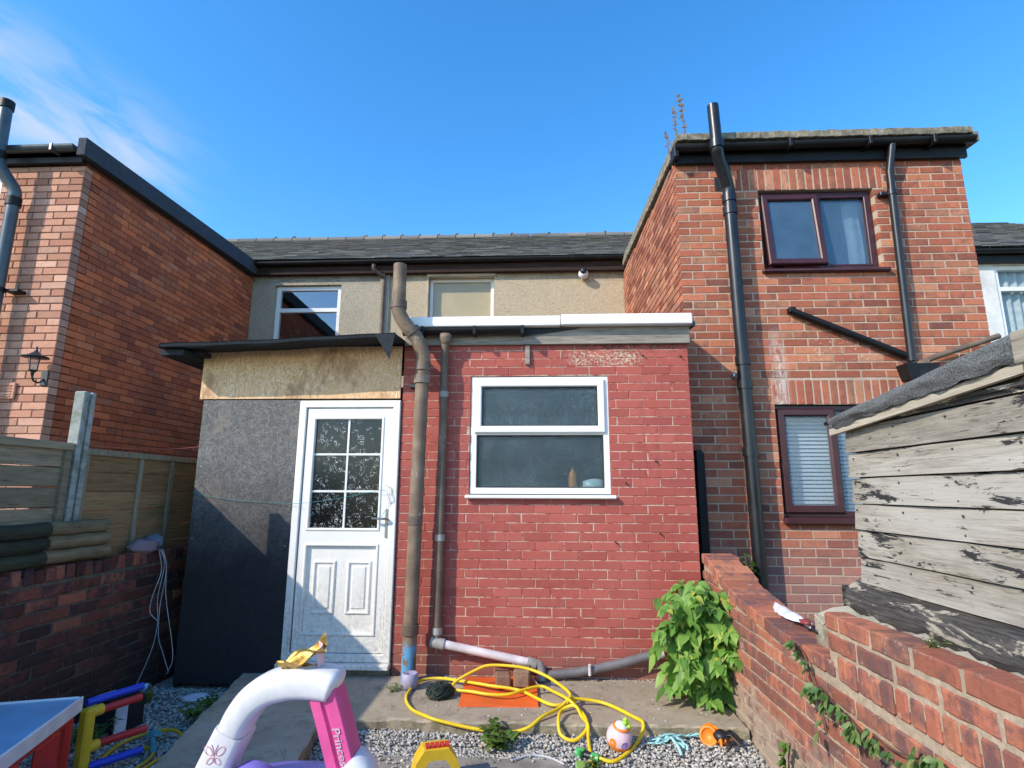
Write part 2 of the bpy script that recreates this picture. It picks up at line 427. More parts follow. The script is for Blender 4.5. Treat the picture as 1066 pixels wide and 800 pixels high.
m_fence2=mat_wood('warm_fence_board',(.23,.14,.068),(.35,.22,.112),(.07,.05,.03),1,moss=(.10,.105,.05))
m_batten=mat_wood('fence_batten',(.20,.17,.12),(.33,.28,.2),(.1,.08,.05),2)
m_fascia=mat_wood('bare_grey_fascia_board',(.21,.185,.155),(.38,.345,.295),(.07,.06,.05),0,grain=55)
m_brownboard=mat_wood('dark_eaves_board',(.03,.018,.015),(.075,.045,.036),(.012,.01,.01),0)
def mat_log(name,c1,c2,dark):
    return mat_wood(name,c1,c2,dark,1,bump=.6,moss=(.07,.085,.035))
m_log=mat_log('split_log_wood',(.20,.15,.085),(.34,.26,.16),(.07,.055,.035)); m_log_dark=mat_log('wet_green_log',(.028,.031,.022),(.060,.062,.042),(.013,.014,.010))
def mat_osb(name,c0,c1,c2,c3,extra=None):
    t=NT(name)
    ks=[]
    for i,(rot,sc) in enumerate(((.35,1),(-.8,1.15),(1.5,.9))):
        vx=t.n('ShaderNodeTexVoronoi'); vx.inputs['Scale'].default_value=24*sc; t.l(t.rotv((0,rot,0),(1,1,5.5)),vx.inputs['Vector']); k=vx.outputs['Color']; s=t.n('ShaderNodeSeparateColor'); t.l(k,s.inputs['Color']); ks.append(s.outputs)
    sel=t.noise(28,2,.5)
    v=t.mix(t.step(sel,.44,.47),ks[0][0],ks[1][0]); v=t.mix(t.step(t.noise(24,2,.5,(1,1,1),(0,1,0)),.5,.53),v,ks[2][0])
    col=t.ramp(v,[(0,c0),(.3,c1),(.7,c2),(1,c3)])
    col=t.mix(t.step(t.noise(2.2,5,.65),.45,.7,0,.5),col,c1)
    if extra: col=extra(t,col)
    return t.fin(col,.8,t.bump(v,.35,.004),spec=.3)
m_osb=mat_osb('bare_strand_board',(.56,.31,.145),(.72,.44,.23),(.77,.52,.30),(.86,.67,.46),lambda t,c:t.mix(t.step(t.noise(3.5,6,.7,(1,1,.5)),.52,.68,0,.7),c,(.30,.155,.075)))
def scr(t,c):
    a=t.math('ABSOLUTE',t.math('SUBTRACT',t.noise(5,3,.6,dist=2.6),.5)); b_=t.math('ABSOLUTE',t.math('SUBTRACT',t.noise(8,3,.6,dist=2.2),.52))
    return t.mix(t.math('MULTIPLY',t.math('MAXIMUM',t.step(a,.0,.035,1,0),t.step(b_,.0,.03,1,0)),.5),c,(.27,.255,.235))
m_osb_black=mat_osb('stained_shade_toned_strand_board',(.085,.080,.078),(.105,.099,.094),(.13,.123,.115),(.17,.16,.147),
    lambda t,c:t.mix(t.step(t.math('ADD',t.xyz()[2],t.math('MULTIPLY',t.noise(4,5,.6),.5)),1.05,2.1,.93,0),t.mix(t.step(t.noise(3,6,.7),.55,.7,0,.4),scr(t,c),(.25,.20,.14)),(.013,.012,.014)))  # dark stain, with the lower shade painted in as near-black

def mat_concrete(name,c1,c2,rough=.95,moss=None):
    t=NT(name); n=t.noise(2.2,8,.7); f=t.noise(70,5,.7); s=t.noise(300,2,.5)
    col=t.mix(t.step(n,.35,.68),c1,c2); col=t.mix(t.step(f,.58,.72,0,.5),col,tuple(x*.5 for x in c1)); col=t.mix(t.step(s,.64,.7,0,.5),col,tuple(min(1,x*1.5) for x in c2))
    col=t.mix(t.step(t.noise(4.5,7,.72),.52,.66,0,.55),col,tuple(x*.55 for x in c1))
    ck=t.step(t.math('ABSOLUTE',t.math('SUBTRACT',t.noise(1.6,6,.6,dist=.7),.5)),0,.004,1,0); col=t.mix(t.math('MULTIPLY',ck,.7),col,(.06,.05,.04))
    if moss:
        nz=t.n('ShaderNodeNewGeometry'); sp=t.n('ShaderNodeSeparateXYZ'); t.l(nz.outputs['Normal'],sp.inputs[0])
        side=t.step(sp.outputs[2],.2,.8,1,0)
        col=t.mix(t.math('MULTIPLY',side,t.step(t.noise(14,5,.7),.4,.65,.15,.75)),col,moss)
        col=t.mix(t.step(t.noise(5,7,.7),.6,.72,0,.6),col,moss)
    return t.fin(col,rough,t.bump(t.math('ADD',f,s),.6,.004),spec=.2)
m_path=mat_concrete('worn_concrete',(.33,.27,.195),(.44,.37,.275),moss=(.105,.10,.05))
m_patch=mat_concrete('grey_concrete_patch',(.23,.21,.185),(.34,.305,.26))
m_post=mat_concrete('concrete_post',(.33,.33,.31),(.44,.44,.42),moss=(.16,.18,.13))
m_ledge=mat_concrete('pale_cement_ledge',(.36,.32,.25),(.48,.43,.34),moss=(.16,.14,.08))
def mat_ground(name,c1,c2,c3,sc):
    t=NT(name); v=t.voro(sc,out='Color'); s=t.n('ShaderNodeSeparateColor'); t.l(v,s.inputs['Color'])
    col=t.ramp(s.outputs[0],[(0,c1),(.5,c2),(1,c3)]); return t.fin(col,.95,t.bump(t.voro(sc),1,.02),spec=.2)
m_ground=mat_ground('earth',(.10,.08,.055),(.13,.11,.07),(.09,.10,.05),30)
m_bed=mat_ground('gravel_bed',(.24,.22,.20),(.40,.38,.34),(.55,.52,.47),60)
def mat_pebble():
    t=NT('grey_white_pebble'); A=t.attr()
    col=t.ramp(A[0],[(0,(.19,.18,.165)),(.25,(.35,.33,.30)),(.7,(.49,.465,.42)),(.93,(.60,.56,.49)),(1,(.42,.31,.21))])
    col=t.mix(t.step(t.noise(90,4,.7),.5,.7,0,.4),col,(.17,.16,.15))
    return t.fin(col,.85,t.bump(t.noise(200,3,.6),.3,.003),spec=.3)
m_peb=mat_pebble()
def mat_leaf(name,c1,c2,c3,trans=.35):
    t=NT(name); A=t.attr()
    col=t.ramp(A[0],[(0,c1),(.5,c2),(.95,c3),(1,tuple(x*1.0 for x in (c3[0]*1.5,c3[1]*1.05,c3[2]*.8)))])
    col=t.mix(t.step(t.noise(60,4,.6),.5,.7,0,.3),col,c1)
    t.fin(col,.45,t.bump(t.noise(150,3,.6),.15,.003),spec=.35)
    tr=t.n('ShaderNodeBsdfTranslucent'); t.l(t.mix(1.0,col,(.9,1.0,.35),'MULTIPLY'),tr.inputs['Color'])
    mx=t.n('ShaderNodeMixShader'); mx.inputs[0].default_value=trans
    t.l(t.b.outputs[0],mx.inputs[1]); t.l(tr.outputs[0],mx.inputs[2]); t.l(mx.outputs[0],t.out.inputs['Surface'])
    return t.mat
m_leaf=mat_leaf('fresh_green_leaf',(.08,.19,.03),(.20,.39,.075),(.35,.52,.13),.42)
m_vine=mat_leaf('bramble_leaf',(.05,.11,.03),(.11,.20,.06),(.20,.28,.10))
m_weed=mat_leaf('weed_leaf',(.05,.11,.02),(.10,.19,.04),(.17,.26,.06))
m_stem=plain('green_stem',(.14,.17,.06),.6); m_stem_red=plain('woody_stem',(.14,.07,.05),.7)
m_dry=mat_leaf('dry_seedhead',(.45,.27,.20),(.60,.40,.33),(.68,.52,.45),.25)
m_moss_green=mat_leaf('dark_moss',(.02,.035,.015),(.04,.06,.02),(.07,.09,.03),.1)

def glass(name,tint=(.75,.85,.85),rough=.03,bump=0,bs=60,trans=1.0,milky=None,milk=.0,refl=1.0,scribble=False,f0=.06,frost=None):
    """window glass: see-through with a Fresnel reflection, optional obscured pattern or condensation"""
    t=NT(name); t.t.nodes.remove(t.b)
    tr=t.n('ShaderNodeBsdfTransparent'); tr.inputs['Color'].default_value=(*tint,1)
    gl=t.n('ShaderNodeBsdfGlossy'); gl.inputs['Roughness'].default_value=rough; gl.inputs['Color'].default_value=(refl,refl,refl,1)
    lw=t.n('ShaderNodeLayerWeight'); f5=t.math('POWER',lw.outputs['Facing'],4.5); fr=t.math('ADD',t.math('MULTIPLY',f5,1-f0),f0)
    if bump:
        nb=t.bump(t.voro(bs,(1,1,1)),bump,.004); nb=t.bump(t.noise(bs*2.2,3,.6),bump*.6,.003,nb); t.l(nb,gl.inputs['Normal'])
    base=tr.outputs[0]
    if milky:
        df=t.n('ShaderNodeBsdfDiffuse'); df.inputs['Color'].default_value=(*milky,1)
        mk=t.n('ShaderNodeMixShader'); t.l(t.math('ADD',t.step(t.noise(5,6,.7),.3,.75,milk*.7,milk),t.step(t.noise(130,2,.5),.66,.74,0,.12)),mk.inputs[0]); t.l(base,mk.inputs[1]); t.l(df.outputs[0],mk.inputs[2]); base=mk.outputs[0]
    if frost:  # rolled pattern: lit speckle painted pale, denser in places and towards the bottom edge
        df=t.n('ShaderNodeBsdfDiffuse'); df.inputs['Color'].default_value=(*frost,1)
        sp=t.step(t.noise(170,3,.6),.46,.74); lg=t.step(t.noise(3.2,5,.6),.34,.68,.12,1)
        z=t.xyz()[2]; rib=t.math('MULTIPLY',t.step(t.noise(130,2,.5,(1,1,.04)),.42,.62),t.math('MAXIMUM',t.math('MULTIPLY',t.step(z,2.13,2.21,1,0),t.step(z,2.05,2.08)),t.step(z,1.60,1.66,.5,0)))
        k=t.math('ADD',t.math('MULTIPLY',t.math('MULTIPLY',sp,lg),.55),t.math('ADD',t.math('MULTIPLY',rib,.11),.05))
        mk=t.n('ShaderNodeMixShader'); t.l(k,mk.inputs[0]); t.l(base,mk.inputs[1]); t.l(df.outputs[0],mk.inputs[2]); base=mk.outputs[0]
    if scribble:  # glints on the moulded curls, painted as thin pale lines
        df=t.n('ShaderNodeBsdfDiffuse'); df.inputs['Color'].default_value=(.55,.6,.62,1)
        a=t.math('ABSOLUTE',t.math('SUBTRACT',t.noise(24,1.5,.5,dist=1.2),.5)); ln=t.step(a,.006,.022,1,0)
        ln=t.math('MULTIPLY',ln,t.step(t.noise(17,2,.5),.48,.57)); ln=t.math('MAXIMUM',ln,t.step(t.noise(95,2,.5),.72,.77))
        mk=t.n('ShaderNodeMixShader'); t.l(t.math('MULTIPLY',ln,.8),mk.inputs[0]); t.l(base,mk.inputs[1]); t.l(df.outputs[0],mk.inputs[2]); base=mk.outputs[0]
    mx=t.n('ShaderNodeMixShader'); t.l(fr,mx.inputs[0]); t.l(base,mx.inputs[1]); t.l(gl.outputs[0],mx.inputs[2])
    t.l(mx.outputs[0],t.out.inputs['Surface']); return t.mat
g_clear=glass('clear_glass',(.85,.88,.87),.01,f0=.05)
g_sky=glass('reflecting_glass',(.7,.78,.8),.012,.02,3,f0=.20)
g_obsc=glass('obscured_glass',(.5,.62,.62),.14,.4,120,frost=(.30,.42,.44))
g_door=glass('patterned_door_glass',(.12,.16,.18),.22,.06,45,scribble=True,f0=.045)
g_blind=glass('textured_glass',(.85,.92,.95),.10,.5,110,milky=(.42,.50,.54),milk=.30)
g_wet=glass('misted_glass',(.7,.8,.85),.03,.06,140,milky=(.13,.22,.32),milk=.45,f0=.10)
m_blind=plain('pale_blind_slat',(.50,.54,.57),.5,var=.05)
m_cream=plain('cream_roller_blind',(.62,.45,.23),.85,var=.08,scale=2)
m_curtain=plain('white_net_curtain',(.50,.56,.58),.9,var=.2,scale=12)

def plastic(name,c,rough=.4,**k): return plain(name,c,rough,var=.12,scale=7,bump=.03,**k)
p_white=plastic('white_toy_plastic',(.80,.78,.78),.34,dirt=(.50,.47,.45),dirt_amt=.35); p_pink=plastic('hot_pink_plastic',(.75,.10,.30),.35,dirt=(.8,.3,.45),dirt_amt=.25); p_purple=plastic('purple_plastic',(.22,.18,.62),.38)
p_red=plastic('red_plastic',(.55,.028,.022),.4,dirt=(.3,.03,.03)); p_yellow=plastic('yellow_plastic',(.72,.48,.025),.4,dirt=(.5,.35,.05)); p_blue=plastic('blue_plastic',(.025,.06,.55),.4)
p_sky=plastic('light_blue_plastic',(.30,.50,.70),.4,dirt=(.35,.4,.45)); p_navy=plastic('royal_blue_plastic',(.02,.10,.55),.4); p_orange=plastic('orange_plastic',(.80,.13,.025),.45,dirt=(.55,.12,.05))
p_teal=plastic('teal_plastic',(.05,.35,.40),.4); p_green=plastic('green_plastic',(.09,.45,.13),.35); p_blackp=plastic('black_plastic',(.015,.015,.018),.45); p_lav=plastic('lavender_plastic',(.36,.33,.45),.5,dirt=(.3,.27,.25))
p_hose=plastic('yellow_hose_rubber',(.83,.58,.015),.38,dirt=(.6,.45,.12),dirt_amt=.35); p_seafoam=plastic('pale_turquoise_plastic',(.35,.66,.66),.5); p_lime=plastic('lime_green_plastic',(.42,.70,.06),.4)
p_toyorange=plastic('bright_orange_plastic',(.85,.24,.02),.4); p_ballpink=plastic('pale_pink_plastic',(.78,.55,.62),.4,dirt=(.8,.75,.75),dirt_amt=.6); p_mauve=plastic('mauve_plastic',(.33,.22,.60),.4)
m_gold=plain('gold_foil',(.62,.40,.10),.35,var=.5,scale=30,metal=.75,bump=.3); m_silver=plain('silver_lettering',(.72,.66,.74),.3,metal=.2)
m_decal=plastic('pink_decal',(.75,.30,.38),.5); m_cord=plain('white_cord',(.52,.52,.55),.8); m_teal_cord=plain('teal_string',(.05,.30,.30),.8); m_red_cord=plain('red_string',(.45,.12,.09),.8)
m_net=plain('dark_green_netting',(.012,.025,.018),.6); m_tin=plain('silver_tin',(.45,.47,.47),.35,metal=.9); m_bag=plain('white_plastic_bag',(.72,.74,.80),.35,var=.1); m_stone=plain('mauve_grey_stone',(.26,.20,.23),.9,bump=.5); m_stone2=plain('blue_grey_stone',(.16,.19,.24),.9,bump=.5)
m_card=plain('off_white_card',(.62,.64,.70),.7,dirt=(.3,.3,.4)); m_paver=mat_brick('loose_brick_piece',[(0,(.36,.20,.13)),(1,(.43,.27,.18))],bump=.8)

# ------------------------------------------------------------------ masonry helpers
Z3=Vector((0,0,1))
def clip_rects(u0,u1,v0,v1,holes):
    segs=[(u0,u1)]
    for (a,b,c,d) in holes:
        if v1<=c+1e-6 or v0>=d-1e-6: continue
        if min(v1,d)-max(v0,c) < (v1-v0)*.5: continue
        ns=[]
        for (p,q) in segs:
            if q<=a or p>=b: ns.append((p,q)); continue
            if p<a: ns.append((p,a))
            if q>b: ns.append((b,q))
        segs=ns
    return segs
def one_brick(mb,O,U,N,u0,u1,v0,v1,depth,ch,jit,seed=None,tilt=0,proud=0,mi=0):
    f=lambda u,v,n: O+U*u+Z3*v+N*n
    j=lambda k=1: R.uniform(-jit,jit)*k
    n0=proud+j()
    cs=[(u0,v0),(u1,v0),(u1,v1),(u0,v1)]; sg=[(1,1),(-1,1),(-1,-1),(1,-1)]
    c=min(ch,(u1-u0)*.3,(v1-v0)*.3)
    vs=[f(u,v,-depth) for u,v in cs]
    vs+=[f(u+j(.6),v+j(.6),n0-c*R.uniform(.8,1.6)) for u,v in cs]
    vs+=[f(u+a*c*R.uniform(.7,1.5),v+b*c*R.uniform(.7,1.5),n0+j(.7)+tilt*(v-v0)) for (u,v),(a,b) in zip(cs,sg)]
    fs=[(8,9,10,11)]
    for i in range(4):
        k=(i+1)%4
        fs+=[(i,k,4+k,4+i),(4+i,4+k,8+k,8+i)]
    mb.add(vs,fs,None,mi)
def rough_brick(mb,O,U,N,u0,u1,v0,v1,depth,ch,rough,mi=0):
    from mathutils import noise
    nu=max(3,int((u1-u0)/.03)); nv=4; sd=R.uniform(0,99); col=(R.random(),R.random(),R.random(),1)
    pr=R.uniform(-.5,.5)*rough
    us=[0,.05]+[i/nu for i in range(1,nu)]+[.95,1] if nu>2 else [0,1]
    us=sorted(us); vs_=[0,.1,.35,.65,.9,1]
    P=[]
    for b in vs_:
        for a in us:
            u=u0+(u1-u0)*a; v=v0+(v1-v0)*b
            q=Vector((u*14+sd,v*14,sd)); n=noise.noise(q)*rough*.8+noise.noise(q*3.1)*rough*.4
            e=min(a*(u1-u0),(1-a)*(u1-u0),b*(v1-v0),(1-b)*(v1-v0))
            if e<1e-6:
                k=noise.noise(q*1.7+Vector((5,0,0)))*.004; n-=ch*(.9+.9*abs(noise.noise(q*2.3)))
                v+=k*(1 if b<.5 else -1)*(b in (0,1)); u+=k*(1 if a<.5 else -1)*(a in (0,1))
            P.append(O+U*u+Z3*v+N*(pr+n))
    W=len(us); H_=len(vs_); fs=[]
    for j in range(H_-1):
        for i in range(W-1): fs.append((j*W+i,j*W+i+1,(j+1)*W+i+1,(j+1)*W+i))
    ring=[i for i in range(W)]+[j*W+W-1 for j in range(1,H_)]+[(H_-1)*W+i for i in range(W-2,-1,-1)]+[j*W for j in range(H_-2,0,-1)]
    base=len(P); P+= [P[i]-N*depth for i in ring]; m=len(ring)
    for k in range(m):
        q=(k+1)%m; fs.append((ring[q],ring[k],base+k,base+q))
    mb.add(P,fs,col,mi,False)
def brick_face(mb,O,U,N,u0,u1,v0,v1,holes=(),L=.215,H=.065,J=.010,depth=.1,ch=.004,jit=.0012,top=None,phase=0,skip=None,mi=0,rough=0):
    O=Vector(O);U=Vector(U);N=Vector(N)
    row=0;v=v0
    while v<v1-.015:
        va=v;vb=min(v+H,v1)
        off=((row+phase)%2)*(L+J)/2+R.uniform(-.012,.012)
        u=u0-off
        while u<u1:
            a=max(u+R.uniform(-.003,.003),u0);b=min(u+L+R.uniform(-.003,.003),u1)
            if u1-b<.055+J: b=u1
            if a-u0<.055+J: a=u0
            if b-a>.03:
                for p,q in clip_rects(a,b,va,vb,holes):
                    if q-p<.025: continue
                    vt=vb
                    if top:
                        tt=top((p+q)/2)
                        if va>=tt-.02: continue
                        vt=min(vb,tt)
                    if skip and skip(p,q,va,vt): continue
                    if rough: rough_brick(mb,O,U,N,p,q,va+R.uniform(-.003,.003),vt,depth,ch,rough,mi); continue
                    one_brick(mb,O,U,N,p,q,va+R.uniform(-.001,.001)*2*jit/.0012*.5,vt,depth,ch,jit,mi=mi)
            if b>=u1: break
            u+=L+J
        v+=H+J;row+=1
def soldier(mb,O,U,N,u0,u1,v0,v1,W=.065,J=.011,depth=.1,ch=.004,jit=.0015,proud=0,mi=0,wobble=0):
    O=Vector(O);U=Vector(U);N=Vector(N); u=u0
    while u<u1-.02:
        b=min(u+W+R.uniform(-.004,.004),u1)
        one_brick(mb,O,U,N,u,b,v0+R.uniform(-wobble,wobble),v1+R.uniform(-wobble,wobble),depth,ch,jit,proud=proud,mi=mi); u=b+J
def slab_wall(mb,O,U,N,u0,u1,v0,v1,holes=(),n=-.007,t=.12,mi=0,grow=.004):
    O=Vector(O);U=Vector(U);N=Vector(N)
    hs=[(a-grow,b+grow,c-grow,d+grow) for a,b,c,d in holes]
    us=sorted({u0,u1,*[min(max(x,u0),u1) for h in hs for x in h[:2]]}); vv=sorted({v0,v1,*[min(max(x,v0),v1) for h in hs for x in h[2:]]})
    f=lambda u,v,k: O+U*u+Z3*v+N*k
    col=(.5,.5,.5,1)
    for i in range(len(us)-1):
        for j in range(len(vv)-1):
            a,b,c,d=us[i],us[i+1],vv[j],vv[j+1]
            if any(h[0]-1e-6<=a and b<=h[1]+1e-6 and h[2]-1e-6<=c and d<=h[3]+1e-6 for h in hs): continue
            mb.add([f(a,c,n),f(b,c,n),f(b,d,n),f(a,d,n)],[(0,1,2,3)],col,mi)
            mb.add([f(a,c,n-t),f(b,c,n-t),f(b,d,n-t),f(a,d,n-t)],[(3,2,1,0)],col,mi)
    for (a,b,c,d) in hs:
        for p,q in (((a,c),(b,c)),((b,c),(b,d)),((b,d),(a,d)),((a,d),(a,c))):
            mb.add([f(*p,n),f(*q,n),f(*q,n-t),f(*p,n-t)],[(0,1,2,3)],col,mi)
    for p,q in (((u0,v0),(u1,v0)),((u1,v0),(u1,v1)),((u1,v1),(u0,v1)),((u0,v1),(u0,v0))):
        mb.add([f(*p,n),f(*q,n),f(*q,n-t),f(*p,n-t)],[(3,2,1,0)],col,mi)
FX=(1,0,0); NY=(0,-1,0)
def room(parent,x0,x1,z0,z1,y,depth=.6,mat=None,name='interior'):
    mb=MB(); a,b,c,d=x0-.05,x1+.05,z0-.05,z1+.05; y1=y+depth
    P=[(a,y,c),(b,y,c),(b,y,d),(a,y,d),(a,y1,c),(b,y1,c),(b,y1,d),(a,y1,d)]
    mb.add(P,[(4,5,6,7),(0,1,5,4),(1,2,6,5),(2,3,7,6),(3,0,4,7)])
    return mb.build(name,mat or m_dark_room,parent)
def pane(parent,x0,x1,z0,z1,y,mat,name='pane',M=None):
    mb=MB(); vs=[(x0,y,z0),(x1,y,z0),(x1,y,z1),(x0,y,z1)]
    if M is not None: vs=[M@Vector(v) for v in vs]
    mb.add(vs,[(0,1,2,3)]); return mb.build(name,mat,parent)
def gutter(mb,p0,p1,r=.055,n=9,wall=.006):
    p0=Vector(p0);p1=Vector(p1);d=(p1-p0).normalized(); side=d.cross(Z3).normalized()
    pr=[]
    for i in range(n+1):
        a=math.pi+math.pi*i/n; pr.append((r*math.cos(a),r*math.sin(a)))
    for i in range(n,-1,-1):
        a=math.pi+math.pi*i/n; pr.append(((r-wall)*math.cos(a),(r-wall)*math.sin(a)))
    m=len(pr); vs=[p+side*a+Z3*b for p in (p0,p1) for a,b in pr]
    fs=[(i,(i+1)%m,(i+1)%m+m,i+m) for i in range(m)]+[tuple(range(m))[::-1],tuple(range(m,2*m))]
    mb.add(vs,fs,None,0,False)
    for p,t in ((p0,-1),(p1,1)):
        vs=[p+side*(r*math.cos(math.pi+math.pi*i/n))+Z3*(r*math.sin(math.pi+math.pi*i/n)) for i in range(n+1)]
        mb.add(vs,[tuple(range(n+1))],None)

# ------------------------------------------------------------------ SETTING
mb=MB(); mb.add([(-250,-250,-.012),(250,-250,-.012),(250,250,-.012),(-250,250,-.012)],[(0,1,2,3)]); tag(mb.build('ground',m_ground),None,None,kind='structure')
mb=MB(); bk=lambda x,y: 0 if x<-1.45 else .052*(lambda k:k*k*(3-2*k))(min(1,max(0,(y-3.36)/.40)))*(y<3.9)
mb.grid(lambda u,v: Vector((-3.12+u*4.42,-2.5+v*8.5,-.006+bk(-3.12+u*4.42,-2.5+v*8.5))),120,240,(.5,.5,.5,1)); tag(mb.build('gravel_bed',m_bed),None,None,kind='structure')
PATH=[(-2.36,4.66),(-2.27,4.2),(-2.2,3.8),(-2.05,3.18),(-1.8,2.2),(-1.4,.2),(-.85,.2),(-1.22,2.2),(-1.30,3.2),(-1.37,3.70),(-1.16,3.80),(-.98,3.83),(-.5,3.80),(-.1,3.82),(.3,3.80),(.8,3.82),(1.29,3.80),(1.29,4.66)]
def rough_slab(name,poly,z1,mat,seed=1,step=.06,z0=-.02,amp=.006,bev=.02):
    rr=random.Random(seed); pts=[]
    n=len(poly)
    for i in range(n):
        a=Vector(poly[i]);b=Vector(poly[(i+1)%n]); k=max(1,int((b-a).length/step))
        for j in range(k): 
            p=a+(b-a)*(j/k); pts.append((p.x+rr.uniform(-amp,amp),p.y+rr.uniform(-amp,amp)))
    bm=bmesh.new()
    cx=sum(p[0] for p in pts)/len(pts)
    vb=[bm.verts.new((x,y,z0)) for x,y in pts]; vm=[bm.verts.new((x,y,z1-bev*rr.uniform(.4,1))) for x,y in pts]
    m=len(pts); vt=[]
    for i in range(m):
        a=Vector(pts[i-1]);b=Vector(pts[(i+1)%m]); t=(b-a).normalized(); nrm=Vector((-t.y,t.x))
        p=Vector(pts[i])+nrm*SGN*bev*rr.uniform(.3,1); vt.append(bm.verts.new((p.x,p.y,z1)))
    for i in range(m):
        k=(i+1)%m
        bm.faces.new((vb[i],vb[k],vm[k],vm[i])); bm.faces.new((vm[i],vm[k],vt[k],vt[i]))
    bm.faces.new(vt)
    bmesh.ops.triangulate(bm,faces=[f for f in bm.faces if len(f.verts)>4])
    bmesh.ops.recalc_face_normals(bm,faces=bm.faces)
    bm.verts.index_update()
    mb=MB(); mb.add([v.co[:] for v in bm.verts],[tuple(v.index for v in f.verts) for f in bm.faces],(.5,.5,.5,1)); bm.free()
    return tag(mb.build(name,mat),None,None,kind='structure')
SGN=1
rough_slab('path',PATH,.125,m_path,3)
PATCH=[(-1.2,3.55),(-1.02,3.84),(-.72,3.92)][::-1]+[(-1.22,3.3),(-1.05,2.6),(.1,2.6),(.22,3.3),(.16,3.5),(-.04,3.76),(-.2,3.86),(-.5,3.9)]
rough_slab('paving_patch',PATCH,.022,m_patch,5)

def inside(p,poly):
    x,y=p;c=False
    for i in range(len(poly)):
        x1,y1=poly[i];x2,y2=poly[i-1]
        if (y1>y)!=(y2>y) and x<(x2-x1)*(y-y1)/(y2-y1)+x1: c=not c
    return c
bm=bmesh.new(); bmesh.ops.create_icosphere(bm,subdivisions=1,radius=1); ico=[v.co.copy() for v in bm.verts]; icof=[tuple(v.index for v in f.verts) for f in bm.faces]; bm.free()
def bank(x,y):
    if x<-1.45: return 0
    k=min(1,max(0,(y-3.36)/.40)); return .052*k*k*(3-2*k)
def pebbles(x0,x1,y0,y1,n,rmin,rmax,seed,dens=None):
    rr=random.Random(seed); mb=MB()
    for _ in range(n):
        x=rr.uniform(x0,x1);y=rr.uniform(y0,y1)
        if inside((x,y),PATH): continue
        z=0
        if inside((x,y),PATCH) and bank(x,y)<.043:
            if rr.random()>.035 and not (x<-.7 and rr.random()<.10): continue
            z=.022
        r=rr.uniform(rmin,rmax)
        sx,sy,sz=r*rr.uniform(.7,1.3),r*rr.uniform(.7,1.2),r*rr.uniform(.5,.85)
        E=Euler((rr.uniform(-.5,.5),rr.uniform(-.5,.5),rr.uniform(0,6.3))).to_matrix()
        z=max(z,bank(x,y)); c=Vector((x,y,z+sz*rr.uniform(.3,.9)+(rr.random()<.25)*.008))
        vs=[c+E@Vector((v.x*sx*rr.uniform(.70,1.15),v.y*sy*rr.uniform(.70,1.15),v.z*sz*rr.uniform(.72,1.15))) for v in ico]
        mb.add(vs,icof,(rr.random(),rr.random(),rr.random(),1),0,rr.random()<.35)
    return mb
tag(pebbles(-1.42,1.285,2.7,3.86,12500,.0065,.0135,21).build('gravel',m_peb),'loose pale grey gravel in front of the concrete step','gravel',kind='stuff')
tag(pebbles(-3.11,-2.0,2.6,4.62,5600,.008,.015,22).build('gravel',m_peb),'shaded gravel between the left wall and the path','gravel',kind='stuff')

def grit(n,seed):
    rr=random.Random(seed); mb=MB()
    for _ in range(n):
        x=rr.uniform(-1.0,1.28); y=4.655-abs(rr.gauss(0,.035)) if rr.random()<.6 else rr.uniform(3.86,4.64)
        r=rr.uniform(.002,.007) if rr.random()<.8 else rr.uniform(.006,.011)
        vs=[Vector((x+v.x*r*rr.uniform(.7,1.3),y+v.y*r*rr.uniform(.7,1.3),.126+max(-.2,v.z)*r*.6)) for v in ico]
        mb.add(vs,icof,(rr.random(),rr.random(),rr.random(),1),0,True)
    return mb
tag(grit(420,41).build('grit',m_peb),'fine grit and paint flakes scattered on the concrete step','grit',kind='stuff')

# ------------------------------------------------------------------ RED PAINTED EXTENSION
XL,XR,YF=-1.17,1.29,4.67
ext=empty('brick_extension',(.06,YF,0.1),'red painted single storey brick extension with a white two pane window','building')
WIN=(-.575,.605,1.525,2.525)
mb=MB()
brick_face(mb,(0,YF,0),FX,NY,XL+.001,XR,.06,2.86,[WIN],L=.224,H=.0667,J=.0062,depth=.1,jit=.0013,ch=.0026)
brick_face(mb,(XR,0,0),(0,1,0),(1,0,0),YF+.105,8.40,.06,2.86,L=.222,H=.064,J=.009,depth=.05,jit=.0012)
brick_face(mb,(XL,0,0),(0,-1,0),(-1,0,0),-8.40,-YF-.105,.06,2.86,L=.222,H=.064,J=.009,depth=.05,jit=.0012)
wl=mb.build('wall',m_red,ext)
mb=MB(); slab_wall(mb,(0,YF,0),FX,NY,XL+.007,XR-.007,.02,2.86,[WIN],n=-.0032,t=.16)
slab_wall(mb,(XR,0,0),(0,1,0),(1,0,0),YF+.02,8.44,.02,2.86); slab_wall(mb,(XL,0,0),(0,-1,0),(-1,0,0),-8.44,-YF-.02,.02,2.86)
mb.build('pointing',m_redm,wl)
# roof deck, white trim, timber fascia, gutter
mb=MB(); mb.prism([(YF-.03,2.955),(8.40,3.30),(8.40,3.34),(YF-.03,3.0)],0,2.56,M=Matrix(((0,0,1,-1.20),(1,0,0,0),(0,1,0,0),(0,0,0,1)))); mb.build('roof',m_felt,ext)
mb=MB(); mb.box((-1.16,YF-.115,2.945),(.20,YF-.04,3.035),.008); mb.box((.205,YF-.118,2.95),(1.315,YF-.04,3.045),.008); mb.build('white_trim',m_trim,ext)
mb=MB(); mb.box((-1.16,YF-.04,2.80),(1.305,YF-.008,2.955),.004); mb.build('fascia_board',m_fascia,ext)
mb=MB(); gutter(mb,(-1.16,YF-.10,2.92),(-.12,YF-.10,2.93),.052)
for x in (-1.0,-.55,-.14): mb.box((x,YF-.158,2.865),(x+.028,YF-.044,2.94),.004)
mb.build('gutter',m_gutter,ext)
